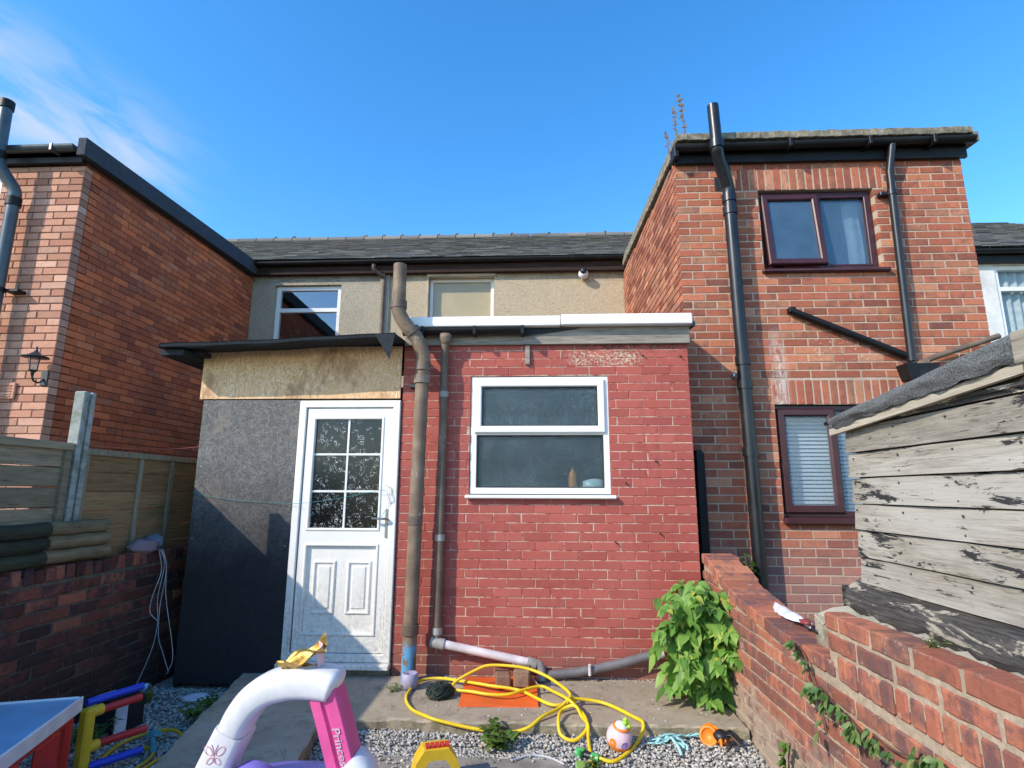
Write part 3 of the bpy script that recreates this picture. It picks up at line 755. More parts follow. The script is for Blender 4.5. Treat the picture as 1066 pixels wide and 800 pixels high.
mb=MB(); vs=[(-.12,YF-.05,2.945),(-.12,YF-.052,2.87),(.35,YF-.05,2.935)]; mb.prism([(v[0],v[2]) for v in vs],YF-.056,YF-.042,M=Matrix(((1,0,0,0),(0,0,1,0),(0,1,0,0),(0,0,0,1)))); mb.build('torn_felt',m_felt_dark,ext)
mb=MB(); mb.box((-.105,YF-.03,2.625),(-.065,YF-.004,2.795),.003); mb.build('timber_stub',m_fascia,ext)
# window
mb=MB(); x0,x1,z0,z1=WIN
mb.ring(x0,x1,z0,z1,.058,YF+.012,YF+.09); mb.box((x0+.05,YF+.014,2.018),(x1-.05,YF+.088,2.055),.005)
w=mb.build('window',m_upvc,ext)
mb=MB(); mb.ring(x0+.035,x1-.035,2.035,z1-.03,.062,YF-.012,YF+.03,.01); mb.build('sash',m_upvc,w)
mb=MB(); mb.ring(x0+.095,x1-.095,2.095,z1-.09,.008,YF-.005,YF+.04,.002); mb.ring(x0+.056,x1-.056,z0+.056,2.02,.008,YF+.01,YF+.05,.002); mb.build('gasket',m_gasket,w)
pane(w,x0+.08,x1-.08,2.08,z1-.08,YF+.02,g_obsc); pane(w,x0+.05,x1-.05,z0+.05,2.025,YF+.04,g_obsc)
mb=MB(); mb.box((x0-.03,YF-.055,z0-.035),(x1+.035,YF+.06,z0-.004),.008); mb.build('sill',m_upvc,w)
mb=MB(); mb.box((x0+.01,YF+.10,z0-.03),(x1-.01,YF+.45,z0+.05)); mb.build('inner_sill',m_upvc,w)
room(w,x0,x1,z0,z1,YF+.10,.9)
mb=MB()
for (x,z,l) in ((.97,1.80,.05),(.9,2.70,.04),(1.22,2.69,.05),(.62,1.15,.04),(.98,1.22,.035),(.72,1.62,.03)):
    mb=MB(); mb.tube([(x,YF+.01,z),(x+.002,YF-.016,z+.002),(x+l*.2,YF-.028,z-.006)],.006,6); mb.build('rusty_fixing',m_iron,ext)

# things on the window ledge, seen through the obscured glass
mb=MB(); mb.lathe([(0,0),(.032,0),(.034,.02),(.034,.10),(.026,.135),(.012,.15),(.012,.165),(0,.168)],Matrix.Translation((.295,YF+.13,z0+.052)),16)
tag(mb.build('bottle',p_toyorange),'orange plastic bottle standing inside the red extension window','bottle')
mb=MB(); mb.blob((.47,YF+.14,z0+.085),(.10,.05,.05),2,.35,seed=3); tag(mb.build('sponge_bag',m_bag),'white crumpled bag lying inside the window beside the orange bottle','bag')

# ------------------------------------------------------------------ TIMBER PORCH
por=empty('timber_porch',(-2.05,YF,.1),'lean-to porch of strand board with black felt roof and white door','porch')
mb=MB(); mb.box((-2.965,YF-.016,2.335),(-1.185,YF+.004,2.80),.002); mb.build('strand_board',m_osb,por)
mb=MB(); mb.box((-2.93,YF-.010,.03),(-2.065,YF+.008,2.326),.002); sp_=mb.build('stained_panel',m_osb_black,por)
for (x,z) in ((-2.9,2.28),(-2.5,2.29),(-2.1,2.28),(-2.89,1.75),(-2.10,1.72),(-2.9,1.15),(-2.1,1.1),(-2.5,1.74)):
    mb=MB(); mb.blob((x,YF-.011,z),(.007,.003,.007),1,0); mb.build('screw_head',m_tin,sp_)
mb=MB(); mb.box((-2.93,YF+.01,.0),(-2.90,6.6,2.76)); mb.box((-2.93,6.6,0),(-1.2,6.63,2.8)); mb.build('side_board',m_osb_black,por)
# felt roof: a wavy sheet with a drooping edge
mb=MB()
def porch_top(u,v):
    x=-3.15+u*1.99; y=YF-.365+v*2.5
    sag=.004*math.sin(u*9+1)+.003*math.sin(u*23)
    return Vector((x,y,2.745+u*.075+v*.22+sag*(1-v)))
mb.grid(porch_top,28,6)
def porch_lip(u,v):
    p=porch_top(u,0); d=.034+.010*math.sin(u*11)**2
    return p+Vector((0,.012*v+.004,-v*d))
mb.grid(porch_lip,28,2)
def porch_under(u,v):
    p=porch_top(u,v); return p+Vector((0,.004,-.032))
mb.grid(porch_under,28,6)
for u in (0,1):
    mb.grid(lambda a,b,u=u: porch_top(u,a)+Vector((0,.004,-.034*b)),6,1)
mb.prism([(-1.33,2.815),(-1.16,2.825),(-1.20,2.60)],YF-.361,YF-.353,M=Matrix(((1,0,0,0),(0,0,1,0),(0,1,0,0),(0,0,0,1))))
mb.build('felt_roof',m_felt_dark,por)
mb=MB(); mb.box((-2.96,YF-.20,2.70),(-2.90,YF-.02,2.735)); mb.box((-3.17,YF-.30,2.665),(-2.97,YF+1.6,2.715)); mb.build('roof_joist',m_felt_dark,por)
# door
mb=MB(); dx0,dx1,dz0,dz1=-2.06,-1.178,.215,2.318
mb.ring(dx0,dx1,dz0,dz1,.062,YF-.022,YF+.06,.006)
fr=mb.build('door_frame',m_upvc_dirty,por)
mb=MB(); ex0,ex1,ez0,ez1=dx0+.072,dx1-.066,dz0+.066,dz1-.068
gz0,gz1=1.235,2.165; gx0,gx1=-1.925,-1.325
Yd=YF-.006
mb.ring(ex0,ex1,ez0,ez1,.012,Yd-.001,Yd+.05,.003)
mb.box((ex0+.008,Yd,ez0+.008),(gx0+.004,Yd+.05,ez1-.008)); mb.box((gx1-.004,Yd,ez0+.008),(ex1-.008,Yd+.05,ez1-.008))
mb.box((gx0+.004,Yd+.0005,gz1-.004),(gx1-.004,Yd+.05,ez1-.008)); mb.box((gx0+.004,Yd+.0005,ez0+.008),(gx1-.004,Yd+.05,ez0+.14)); mb.box((gx0+.004,Yd+.0005,1.11),(gx1-.004,Yd+.05,gz0+.004))
mb.box((gx0,Yd+.022,ez0+.13),(gx1,Yd+.045,1.12))
mb.ring(gx0-.012,gx1+.012,ez0+.125,1.122,.022,Yd-.008,Yd+.03,.006)
for a,b in ((-1.86,-1.665),(-1.575,-1.37)):
    mb.ring(a,b,.565,.985,.028,Yd+.010,Yd+.03,.010); mb.box((a+.045,Yd+.014,.61),(b-.045,Yd+.03,.94),.008)
mb.ring(gx0-.012,gx1+.012,gz0-.012,gz1+.012,.022,Yd-.008,Yd+.03,.006)
dl=mb.build('door',m_upvc_dirty,por)
pane(dl,gx0,gx1,gz0,gz1,Yd+.025,g_door)
mb=MB(); xm=(gx0+gx1)/2
mb.box((xm-.009,Yd+.014,gz0+.01),(xm+.009,Yd+.022,gz1-.01),.002)
for k in (1,2): z=gz0+(gz1-gz0)*k/3; mb.box((gx0+.01,Yd+.015,z-.009),(gx1-.01,Yd+.0215,z+.009),.002)
mb.build('glazing_bar',m_upvc,dl)
mb=MB(); mb.box((-1.268,Yd-.012,1.17),(-1.238,Yd-.001,1.40),.005); mb.tube([(-1.253,Yd-.012,1.325),(-1.253,Yd-.05,1.325),(-1.27,Yd-.055,1.325),(-1.37,Yd-.052,1.328)],.009,8); mb.build('handle',m_metal,dl)
mb=MB(); mb.ring(ex0-.006,ex1+.006,ez0-.006,ez1+.006,.008,Yd+.012,Yd+.05,.001); mb.build('gasket',m_gasket,dl)
mb=MB(); mb.box((dx0-.02,YF-.085,.175),(dx1+.005,YF+.05,.213),.006); mb.build('threshold',m_upvc_dirty,por)
room(por,dx0+.1,dx1-.1,.22,dz1-.05,YF+.075,1.1)
mb=MB(); mb.box((dx0,YF+.0,.05),(dx1,YF+.06,.174)); mb.build('step_riser',m_path,por)

# ------------------------------------------------------------------ MAIN TERRACED HOUSE
YM=8.45
def slate_roof(parent,x0,x1,y0,z0,y1,z1,hole=None):
    mb=MB(); d=Vector((0,y1-y0,z1-z0)); Ls=d.length; d.normalize(); nrm=Vector((0,-d.z,d.y))
    W=.28; E_=.205; k=0; s=0
    while s<Ls:
        u=x0-(k%2)*W/2
        while u<x1:
            a=max(u+.003,x0);b=min(u+W-.003,x1)
            if b-a>.03:
                o=Vector((0,y0,z0))+d*s
                j=R.uniform(0,.007)
                l=min(E_*1.35,Ls-s+.02)
                vs=[]
                for (xx,ss,h) in ((a,0,.022+j),(b,0,.022+j+R.uniform(-.003,.003)),(b,l,.006),(a,l,.006)):
                    vs.append(o+d*(ss-R.uniform(0,.006)*(ss==0))+nrm*h+Vector((xx,0,0)))
                vs+= [v-nrm*.009 for v in vs]
                mb.add(vs,[(0,1,2,3),(4,5,1,0),(5,6,2,1),(7,4,0,3)])
            u+=W
        s+=E_;k+=1
    mb.add([Vector((x0,y0,z0)),Vector((x1,y0,z0)),Vector((x1,y1,z1)),Vector((x0,y1,z1))],[(0,1,2,3)])
    mb.add([Vector((x0,y1,z1)),Vector((x1,y1,z1)),Vector((x1,2*y1-y0,z0)),Vector((x0,2*y1-y0,z0))],[(0,1,2,3)])
    for xx in (x0,x1): mb.add([Vector((xx,y0,z0-.02)),Vector((xx,y1,z1)),Vector((xx,2*y1-y0,z0-.02))],[(0,1,2)])
    return mb.build('roof',m_slate,parent)
house=empty('terraced_house',(-1.65,YM,0),'pebbledashed terraced house with grey slate roof behind the extension and porch','house')
WA=(-4.31,-3.21,3.55,4.87); WB=(-1.76,-.70,3.7,4.98)
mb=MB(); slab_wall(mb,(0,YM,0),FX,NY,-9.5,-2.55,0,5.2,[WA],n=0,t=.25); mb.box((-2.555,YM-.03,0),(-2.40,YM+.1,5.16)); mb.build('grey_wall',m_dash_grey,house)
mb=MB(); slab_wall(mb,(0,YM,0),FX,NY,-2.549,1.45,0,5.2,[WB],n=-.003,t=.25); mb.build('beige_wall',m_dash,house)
rf=slate_roof(house,-9.6,2.6,YM-.22,5.22,12.5,7.62)
mb=MB(); x=-9.6
while x<2.6:
    mb.tube([(x,12.5,7.60),(x+.43,12.5,7.60)],.11,10,prof=lambda t:[(.10*math.sin(a),.13*math.cos(a)) for a in [i*math.pi/5 for i in range(10)]])
    if R.random()<.6: mb.box((x-.03,12.42,7.68),(x+.02+.03*R.random(),12.55,7.715+.012*R.random()),.01)
    x+=.45
mb.build('ridge_tile',m_slate,rf)
mb=MB(); gutter(mb,(-4.62,YM-.165,5.20),(1.42,YM-.165,5.225),.052); mb.build('gutter',m_gutter,house)
mb=MB(); mb.box((-4.68,YM-.10,5.02),(1.44,YM-.03,5.275),.004); mb.build('eaves_board',m_brownboard,house)
mb=MB(); mb.tube(smooth_path([(-2.62,YM-.2,5.13),(-2.62,YM-.18,5.05),(-2.50,YM-.09,4.97),(-2.49,YM-.06,4.85),(-2.49,YM-.06,3.2)],4),.03,8); mb.build('downpipe',m_pipe2,house)
def upvc_window(parent,W,y,split=None,fw=.06,mat=None,gm=None,name='window',sash=False):
    mat=mat or m_upvc; gm=gm or g_clear
    x0,x1,z0,z1=W; mb=MB(); mb.ring(x0,x1,z0,z1,fw,y,y+.08)
    if split: mb.box((x0+fw*.9,y+.002,split-.035),(x1-fw*.9,y+.078,split+.035),.005)
    w=mb.build(name,mat,parent)
    if split:
        pane(w,x0+fw-.01,x1-fw+.01,z0+fw-.01,split-.03,y+.035,gm); pane(w,x0+fw-.01,x1-fw+.01,split+.03,z1-fw+.01,y+.035,gm)
    else: pane(w,x0+fw-.01,x1-fw+.01,z0+fw-.01,z1-fw+.01,y+.035,gm)
    return w
w=upvc_window(house,WA,YM+.06,4.46,.07,gm=g_sky); room(w,*WA,YM+.16)
tag(w,'white framed window reflecting blue sky and dark gable',None)
w=upvc_window(house,WB,YM+.10,4.27,.055); room(w,*WB,YM+.185)
mb=MB(); mb.box((WB[0]+.03,YM+.145,4.29),(WB[1]-.03,YM+.15,WB[3]-.03)); mb.build('roller_blind',m_cream,w)
mb=MB(); mb.box((WB[0]-.03,YM-.035,WB[3]-.005),(WB[1]+.03,YM+.09,WB[3]+.09),.006); mb.build('lintel',m_buff,house)
mb=MB(); mb.box((WB[0]-.035,YM-.006,3.7),(WB[0]-.002,YM+.09,WB[3]-.006),.004); mb.build('window_reveal',m_buff,house)

# ------------------------------------------------------------------ RIGHT BRICK HOUSE (projecting wing)
rh=empty('brick_house',(2.77,5.1,0),'two storey orange brick wing with black pipes and dark rosewood windows','house')
RX0,RX1,RY=1.385,4.16,5.1
WU=(2.185,3.285,3.645,4.475); WL=(2.165,3.25,1.335,2.335)
mb=MB()
sold=[(WU[0]-.30,WU[1]+.10,WU[3]+.005,WU[3]+.24),(WL[0]-.02,WL[1]+.06,WL[3]+.005,WL[3]+.235)]
brick_face(mb,(0,RY,0),FX,NY,RX0,RX1,.02,4.86,[WU,WL]+sold,L=.215,H=.065,J=.0105,ch=.003)
soldier(mb,(0,RY,0),FX,NY,sold[0][0]+.006,sold[0][1]-.004,sold[0][2],sold[0][3]-.006); soldier(mb,(0,RY,0),FX,NY,sold[1][0]+.006,sold[1][1]-.004,sold[1][2],sold[1][3]-.006)
wl=mb.build('front_wall',m_rh,rh)
mb=MB(); slab_wall(mb,(0,RY,0),FX,NY,RX0+.007,RX1-.007,0,4.86,[WU,WL],n=-.004,t=.2); mb.build('front_pointing',m_rhm,wl)
mb=MB(); brick_face(mb,(RX0,0,0),(0,-1,0),(-1,0,0),-8.44,-RY-.11,.02,5.02,L=.215,H=.065,J=.0105,depth=.05,top=lambda u:4.80+(-u-5.1)*.066)
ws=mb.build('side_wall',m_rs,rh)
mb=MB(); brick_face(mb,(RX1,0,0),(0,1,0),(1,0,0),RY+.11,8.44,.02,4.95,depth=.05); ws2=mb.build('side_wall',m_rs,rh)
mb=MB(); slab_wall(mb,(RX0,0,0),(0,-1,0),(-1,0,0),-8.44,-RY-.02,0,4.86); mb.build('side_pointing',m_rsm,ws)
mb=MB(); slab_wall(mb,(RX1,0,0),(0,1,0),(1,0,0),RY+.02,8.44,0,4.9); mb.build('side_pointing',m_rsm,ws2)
# roof: concrete capped edge over a felt deck
mb=MB()
mb.prism([(RY-.10,4.90),(8.45,5.12),(8.45,5.24),(RY-.10,5.0)],0,RX1-RX0+.14,M=Matrix(((0,0,1,RX0-.015),(1,0,0,0),(0,1,0,0),(0,0,0,1))))
for i in range(60):
    x=RX0+.03+i*(RX1-RX0+.02)/60; mb.box((x-.03,RY-.16+R.uniform(0,.012),4.945+R.uniform(0,.006)),(x+.030,RY-.06,5.015+R.uniform(0,.010)),.004)
for i in range(50):
    y=RY+.05+i*3.3/50; mb.box((RX0-.03+R.uniform(0,.006),y,4.86+(y-5.1)*.066),(RX0+.05,y+.062,4.965+(y-5.1)*.066),.006)
mb.build('roof',m_moss,rh)
mb=MB(); mb.box((RX0-.01,RY-.05,4.76),(RX1+.03,RY-.015,4.92)); mb.box((RX0-.03,RY-.14,4.78),(RX0+.02,RY+.03,4.93),.01); mb.build('soffit_board',m_gutter,rh)
mb=MB(); gutter(mb,(RX0-.02,RY-.115,4.895),(RX1+.06,RY-.115,4.92),.052)
for x in (1.7,2.45,3.2,3.8): mb.box((x,RY-.188,4.84),(x+.03,RY-.05,4.93),.004)
mb.build('gutter',m_gutter,rh)
mb=MB(); mb.box((1.77,RY-.004,4.48),(1.93,RY+.01,4.63)); 
for i in range(3): mb.box((1.785+i*.048,RY-.009,4.495),(1.795+i*.048,RY+.0,4.615))
for i in range(3): mb.box((1.775,RY-.007,4.51+i*.045),(1.925,RY-.001,4.52+i*.045))
mb.build('air_brick',m_iron,rh)
# upper window: left sash tipped open at the bottom
x0,x1,z0,z1=WU; yw=RY+.05
mb=MB(); mb.ring(x0,x1,z0,z1,.055,yw,yw+.08); xm=2.755; mb.box((xm-.025,yw+.002,z0+.05),(xm+.03,yw+.078,z1-.05),.004)
w=mb.build('window',m_brown,rh)
Ms=Matrix.Translation((0,yw,z1-.04))@Matrix.Rotation(rad(-5.5),4,'X')@Matrix.Translation((0,-yw,-(z1-.04)))
mb=MB(); mb.ring(x0+.035,xm+.012,z0+.03,z1-.035,.062,yw-.028,yw+.016,.01,M=Ms); s=mb.build('open_sash',m_brown,w)
pane(w,x0+.08,xm-.03,z0+.08,z1-.08,yw+.0,g_wet,M=Ms); pane(w,xm+.02,x1-.04,z0+.04,z1-.04,yw+.035,g_wet)
mb=MB(); mb.ring(xm+.018,x1-.045,z0+.045,z1-.045,.022,yw-.004,yw+.03,.004); mb.build('bead',m_brown,w)
mb=MB(); mb.box((x0-.03,RY-.05,z0-.04),(x1+.05,RY+.06,z0-.004),.008); mb.build('sill',m_brown,w)
room(w,*WU,RY+.135,.6)
mb=MB(); mb.grid(lambda u,v: Vector((3.08+u*.16+.01*math.sin(v*5),RY+.19+.006*math.sin(u*9),z0+.02+v*(z1-z0-.05))),12,4); mb.build('curtain',m_curtain,w)
# lower window with venetian blind
x0,x1,z0,z1=WL; mb=MB(); mb.ring(x0,x1,z0,z1,.05,yw,yw+.08); xm=2.70; mb.box((xm-.02,yw+.002,z0+.045),(xm+.025,yw+.078,z1-.045),.004); w=mb.build('window',m_brown,rh)
mb=MB(); mb.ring(x0+.025,xm+.01,z0+.03,z1-.03,.072,yw-.026,yw+.018,.014); mb.build('sash',m_brown,w)
pane(w,x0+.09,xm-.05,z0+.09,z1-.09,yw+.0,g_blind); pane(w,xm+.02,x1-.04,z0+.04,z1-.04,yw+.03,g_blind)
mb=MB(); z=z0+.05
while z<z1-.03:
    mb.box((x0+.03,RY+.15,z),(x1-.03,RY+.176,z+.003),M=Matrix.Translation((0,RY+.16,z))@Matrix.Rotation(rad(58),4,'X')@Matrix.Translation((0,-RY-.16,-z))); z+=.036
mb.build('venetian_blind',m_blind,w)
mb=MB(); mb.box((x0-.015,RY-.055,z0-.062),(x1+.03,RY+.06,z0-.004),.012); mb.build('sill',m_brown,w)
room(w,*WL,RY+.135,.6)
# dark frame of the passage door between extension and wing
mb=MB(); mb.box((1.40,RY-.10,.6),(1.455,RY-.012,1.915),.006); mb.box((1.335,RY-.03,.6),(1.395,RY-.006,1.93),.004); mb.box((1.462,RY-.06,.6),(1.485,RY-.012,1.90),.004)
tag(mb.build('door_frame',m_gutter),'narrow black door jamb in the gap beside the red extension','door frame')

# ------------------------------------------------------------------ LEFT BRICK HOUSE
lh=empty('brick_house',(-6.7,5.0,0),'brick flat roofed house wing with sunlit pinkish front and shaded red side','house')
LX,LY=-4.69,5.0
WW=(-6.9,-5.57,3.5,4.78)
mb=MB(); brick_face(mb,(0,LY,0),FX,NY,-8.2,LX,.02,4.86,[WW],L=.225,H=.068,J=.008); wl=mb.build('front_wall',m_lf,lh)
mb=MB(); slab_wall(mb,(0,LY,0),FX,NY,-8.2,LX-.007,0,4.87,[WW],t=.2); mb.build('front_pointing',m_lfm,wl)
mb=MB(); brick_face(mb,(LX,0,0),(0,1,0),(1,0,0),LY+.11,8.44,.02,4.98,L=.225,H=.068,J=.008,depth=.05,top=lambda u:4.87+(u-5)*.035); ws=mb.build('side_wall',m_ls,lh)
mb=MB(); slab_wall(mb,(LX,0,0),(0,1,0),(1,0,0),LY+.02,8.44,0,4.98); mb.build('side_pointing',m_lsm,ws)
mb=MB(); mb.prism([(LY-.14,4.90),(8.46,5.03),(8.46,5.245),(LY-.14,5.09)],0,.085,M=Matrix(((0,0,1,LX+.012),(1,0,0,0),(0,1,0,0),(0,0,0,1)))); mb.build('verge_trim',m_verge,lh)
mb=MB(); mb.prism([(LY-.06,4.93),(8.45,5.06),(8.45,5.2),(LY-.06,5.05)],0,3.6,M=Matrix(((0,0,1,LX-3.6),(1,0,0,0),(0,1,0,0),(0,0,0,1)))); mb.build('roof',m_felt,lh)
mb=MB(); mb.box((-8.2,LY-.06,4.87),(LX+.01,LY-.012,5.0)); mb.build('fascia_board',m_gutter,lh)
mb=MB(); gutter(mb,(-8.2,LY-.115,5.0),(LX-.02,LY-.115,5.01),.055)
for x in (-6.9,-5.9,-4.95): mb.box((x,LY-.175,4.94),(x+.03,LY-.06,5.02),.004)
mb.build('gutter',m_green_pipe,lh)
w=upvc_window(lh,WW,LY+.04,None,.07); room(w,*WW,LY+.14)
mb=MB(); mb.box((-5.25,LY-.025,2.40),(-5.005,LY-.002,2.56),.006)
for i in range(5): mb.box((-5.225,LY-.032,2.42+i*.026),(-5.035,LY-.02,2.432+i*.026),.002)
mb.build('vent',m_lf,lh)

# flue pipe on the left house
t=empty('flue_pipe',(-5.23,4.88,.9),'grey green plastic pipe up the sunlit left house front','drainpipe')
mb=MB(); mb.tube([(-5.256,4.885,.9),(-5.277,4.885,4.47)],.055,14); mb.tube(smooth_path([(-5.277,4.885,4.45),(-5.285,4.87,4.54),(-5.375,4.79,4.72),(-5.405,4.77,4.84)],5),.057,14); mb.tube([(-5.405,4.77,4.82),(-5.425,4.77,5.46)],.055,14,hollow=True); mb.build('pipe',m_green_pipe,t)
for c,z in (((-5.276,4.885),4.40),((-5.408,4.77),4.85),((-5.424,4.77),5.42)):
    mb=MB(); mb.tube([(c[0],c[1],z-.045),(c[0],c[1],z+.045)],.066,14); mb.build('collar',m_gutter,t)
for z in (2.0,3.47):
    mb=MB(); mb.tube([(-5.268,4.885,z-.02),(-5.268,4.885,z+.02)],.063,14); mb.box((-5.22,4.90,z-.015),(-5.08,4.998,z+.015),.004); mb.build('bracket',m_gutter,t)

# lantern on the corner
t=empty('wall_lantern',(-4.76,4.99,2.6),'small dark lantern light on the corner of the left brick house','lamp')
mb=MB(); M=Matrix.Translation((-4.74,4.86,0)); mb.lathe([(0,2.885),(.008,2.88),(.012,2.85),(.02,2.83),(.05,2.805),(.105,2.785),(.11,2.775),(.0,2.772)],M,16); mb.lathe([(.0,2.60),(.012,2.605),(.014,2.63),(.035,2.65),(.04,2.655),(0,2.656)],M,16)
for k in range(4):
    a=k*math.pi/2; mb.tube([(-4.74+.036*math.cos(a),4.86+.036*math.sin(a),2.65),(-4.74+.05*math.cos(a),4.86+.05*math.sin(a),2.775)],.005,6)
mb.build('lantern_body',m_iron,t)
mb=MB(); mb.lathe([(.032,2.655),(.046,2.77)],M,12); mb.build('lantern_glass',glass('lantern_glass',(.85,.9,.9),.1,milky=(.4,.45,.45),milk=.15),t)
mb=MB(); mb.tube(smooth_path([(-4.74,4.995,2.60),(-4.74,4.94,2.55),(-4.74,4.88,2.56),(-4.74,4.86,2.605)],4),.009,8); mb.box((-4.775,4.985,2.53),(-4.705,4.999,2.68),.004); mb.build('lantern_bracket',m_iron,t)

# ------------------------------------------------------------------ FAR RIGHT NEIGHBOUR
nh=empty('terraced_house',(6.5,YM,0),'white rendered house with slate roof at the far right edge','house')
WN=(7.12,8.5,3.7,5.04)
mb=MB(); slab_wall(mb,(0,YM,0),FX,NY,1.451,10,0,5.2,[WN],n=0,t=.25); mb.build('wall',m_white_render,nh)
slate_roof(nh,2.605,11,YM-.22,5.25,12.5,7.75)
mb=MB(); gutter(mb,(4.3,YM-.165,5.215),(10.5,YM-.165,5.235),.06); mb.box((4.2,YM-.1,5.06),(10.5,YM-.012,5.285),.004); mb.build('gutter',m_gutter,nh)
w=upvc_window(nh,WN,YM+.03,4.66,.07); room(w,*WN,YM+.13)
mb=MB(); mb.grid(lambda u,v: Vector((WN[0]+.03+u*1.3,YM+.15+.025*math.sin(u*60),WN[2]+.03+v*1.27)),60,3); mb.build('net_curtain',m_curtain,w)

# ------------------------------------------------------------------ PIPES ON RED EXTENSION
t=empty('soil_pipe',(-.99,4.5,.125),'thick weathered brown soil pipe with flaking blue paint at its foot','drainpipe')
mb=MB(); mb.tube([(-1.0,4.52,.10),(-.965,4.50,2.60)],.056,16)
mb.tube(smooth_path([(-.965,4.50,2.58),(-.965,4.49,2.68),(-1.02,4.47,2.82),(-1.11,4.44,2.93),(-1.165,4.42,3.03),(-1.17,4.42,3.12)],5),.06,16)
mb.tube([(-1.17,4.42,3.10),(-1.175,4.42,3.46)],.056,16,hollow=True); mb.build('pipe',m_pipe,t)
for (x,y,z) in ((-.965,4.50,2.58),(-.968,4.50,2.47),(-1.17,4.42,3.10),(-.995,4.515,.50),(-.985,4.51,1.32)):
    mb=MB(); mb.tube([(x,y,z-.035),(x,y,z-.03),(x,y,z+.03),(x,y,z+.035)],.067 if z!=1.32 else .060,16); mb.build('collar',m_pipe2,t)
mb=MB(); mb.tube([(-1.04,4.455,2.86),(-1.065,4.445,2.895)],.066,16)
mb.build('collar',m_pipe2,t)
mb=MB(); mb.box((-1.10,4.60,2.42),(-1.03,4.669,2.45),.003); mb.build('bracket',m_iron,t)

t=empty('waste_pipe',(-.8,4.60,.15),'thin brown waste pipe turning into a sloping white pipe above the hose','drainpipe')
mb=MB(); mb.tube([(-.79,4.575,2.86),(-.80,4.605,2.70),(-.80,4.61,.42)],.034,12); mb.lathe([(.034,2.80),(.05,2.84),(.055,2.88),(.03,2.885)],Matrix.Translation((-.79,4.575,0)),14); mb.build('pipe',m_pipe2,t)
m_fit=plain('grimy_grey_fitting',(.35,.33,.30),.6,dirt=(.12,.10,.09),dirt_amt=.7)
for z in (2.36,1.18,.47):
    mb=MB(); mb.tube([(-.80,4.61,z-.025),(-.80,4.61,z+.025)],.041,12); mb.build('collar',m_fit,t)
mb=MB(); mb.tube([(-.845,4.60,.392),(-.74,4.595,.372)],.043,12); mb.build('elbow',m_fit,t)
mb=MB(); mb.tube([(-.09,4.585,.258),(-.02,4.58,.24)],.042,12)
mb.tube(smooth_path([(-.05,4.585,.25),(0,4.58,.24),(.015,4.575,.20),(.015,4.56,.135)],4),.036,12)
mb.build('elbow',m_fit,t)
mb=MB(); mb.tube([(-.80,4.60,.385),(-.04,4.585,.25)],.033,12); mb.build('white_pipe',m_white_pipe,t)
t=empty('waste_pipe',(.5,4.6,.15),'dark grey pipe rising to the right along the foot of the red wall','drainpipe')
mb=MB(); mb.tube([(.06,4.60,.165),(.30,4.60,.19),(.60,4.60,.25),(.95,4.60,.345)],.034,12); mb.build('pipe',m_grey_pipe,t)
mb=MB(); mb.tube([(.385,4.56,.18),(.385,4.555,.26)],.012,8); mb.build('clip',m_white_pipe,t)
mb=MB(); mb.tube([(.90,4.60,.33),(.95,4.60,.345)],.04,12); mb.build('end_collar',m_white_pipe,t)

# ------------------------------------------------------------------ PIPES ON RIGHT HOUSE
t=empty('soil_pipe',(1.88,5.0,.6),'tall black soil pipe rising above the roof of the right brick wing','drainpipe')
mb=MB(); mb.tube([(1.875,4.98,.6),(1.855,4.98,4.36)],.056,16)
mb.tube(smooth_path([(1.855,4.98,4.34),(1.855,4.975,4.42),(1.835,4.955,4.48),(1.745,4.865,4.69),(1.722,4.83,4.76),(1.718,4.82,4.84)],5),.058,16)
mb.tube([(1.718,4.82,4.80),(1.708,4.82,5.22)],.054,16,hollow=True); mb.build('pipe',m_black,t)
for (x,y,z) in ((1.855,4.98,4.33),(1.718,4.82,4.80),(1.856,4.98,4.20),(1.864,4.98,2.72),(1.865,4.98,2.50),(1.868,4.98,1.90)):
    mb=MB(); mb.tube([(x,y,z-.04),(x,y,z-.03),(x,y,z+.03),(x,y,z+.04)],.066,16); mb.build('collar',m_black,t)
mb=MB()
mb.tube([(1.805,4.925,4.555),(1.775,4.895,4.62)],.065,16); mb.build('collar',m_black,t)
mb=MB(); mb.box((1.79,5.02,2.58),(1.82,5.098,2.62),.003); mb.blob((1.80,5.03,2.60),(.025,.015,.025),1,.2); mb.build('bracket',m_tin,t)
t=empty('downpipe',(3.4,5.0,2.6),'thin black downpipe beside the upper window running into a hopper','drainpipe')
mb=MB(); mb.tube([(3.45,4.985,4.87),(3.42,5.03,4.6),(3.385,5.03,2.72)],.034,12); mb.build('pipe',m_black,t)
mb=MB(); mb.tube([(3.415,5.03,4.36),(3.415,5.03,4.41)],.042,12); mb.box((3.31,5.03,4.365),(3.44,5.098,4.40),.004); mb.build('bracket',m_black,t)
mb=MB(); mb.prism([(-.105,0),(.105,0),(.16,.14),(-.14,.14)],-.14,-.003,M=Matrix(((1,0,0,3.42),(0,0,1,5.1),(0,1,0,2.545),(0,0,0,1)))); mb.build('hopper',m_gutter,t)
t=MB(); t.tube([(2.385,5.06,3.215),(3.36,5.055,2.775)],.032,10); t.box((2.35,5.03,3.20),(2.41,5.098,3.25),.005); tag(t.build('drainpipe',m_gutter),'black pipe sloping down rightward under the upper window of the wing','drainpipe')
t=MB(); t.tube([(3.44,5.04,2.69),(3.6,5.04,2.76),(4.17,5.02,2.945)],.026,10); t.tube([(3.43,5.04,2.67),(3.52,5.04,2.71)],.045,10); tag(t.build('drainpipe',m_pipe2),'dull grey pipe sloping up rightward from the hopper to the wing corner','drainpipe')

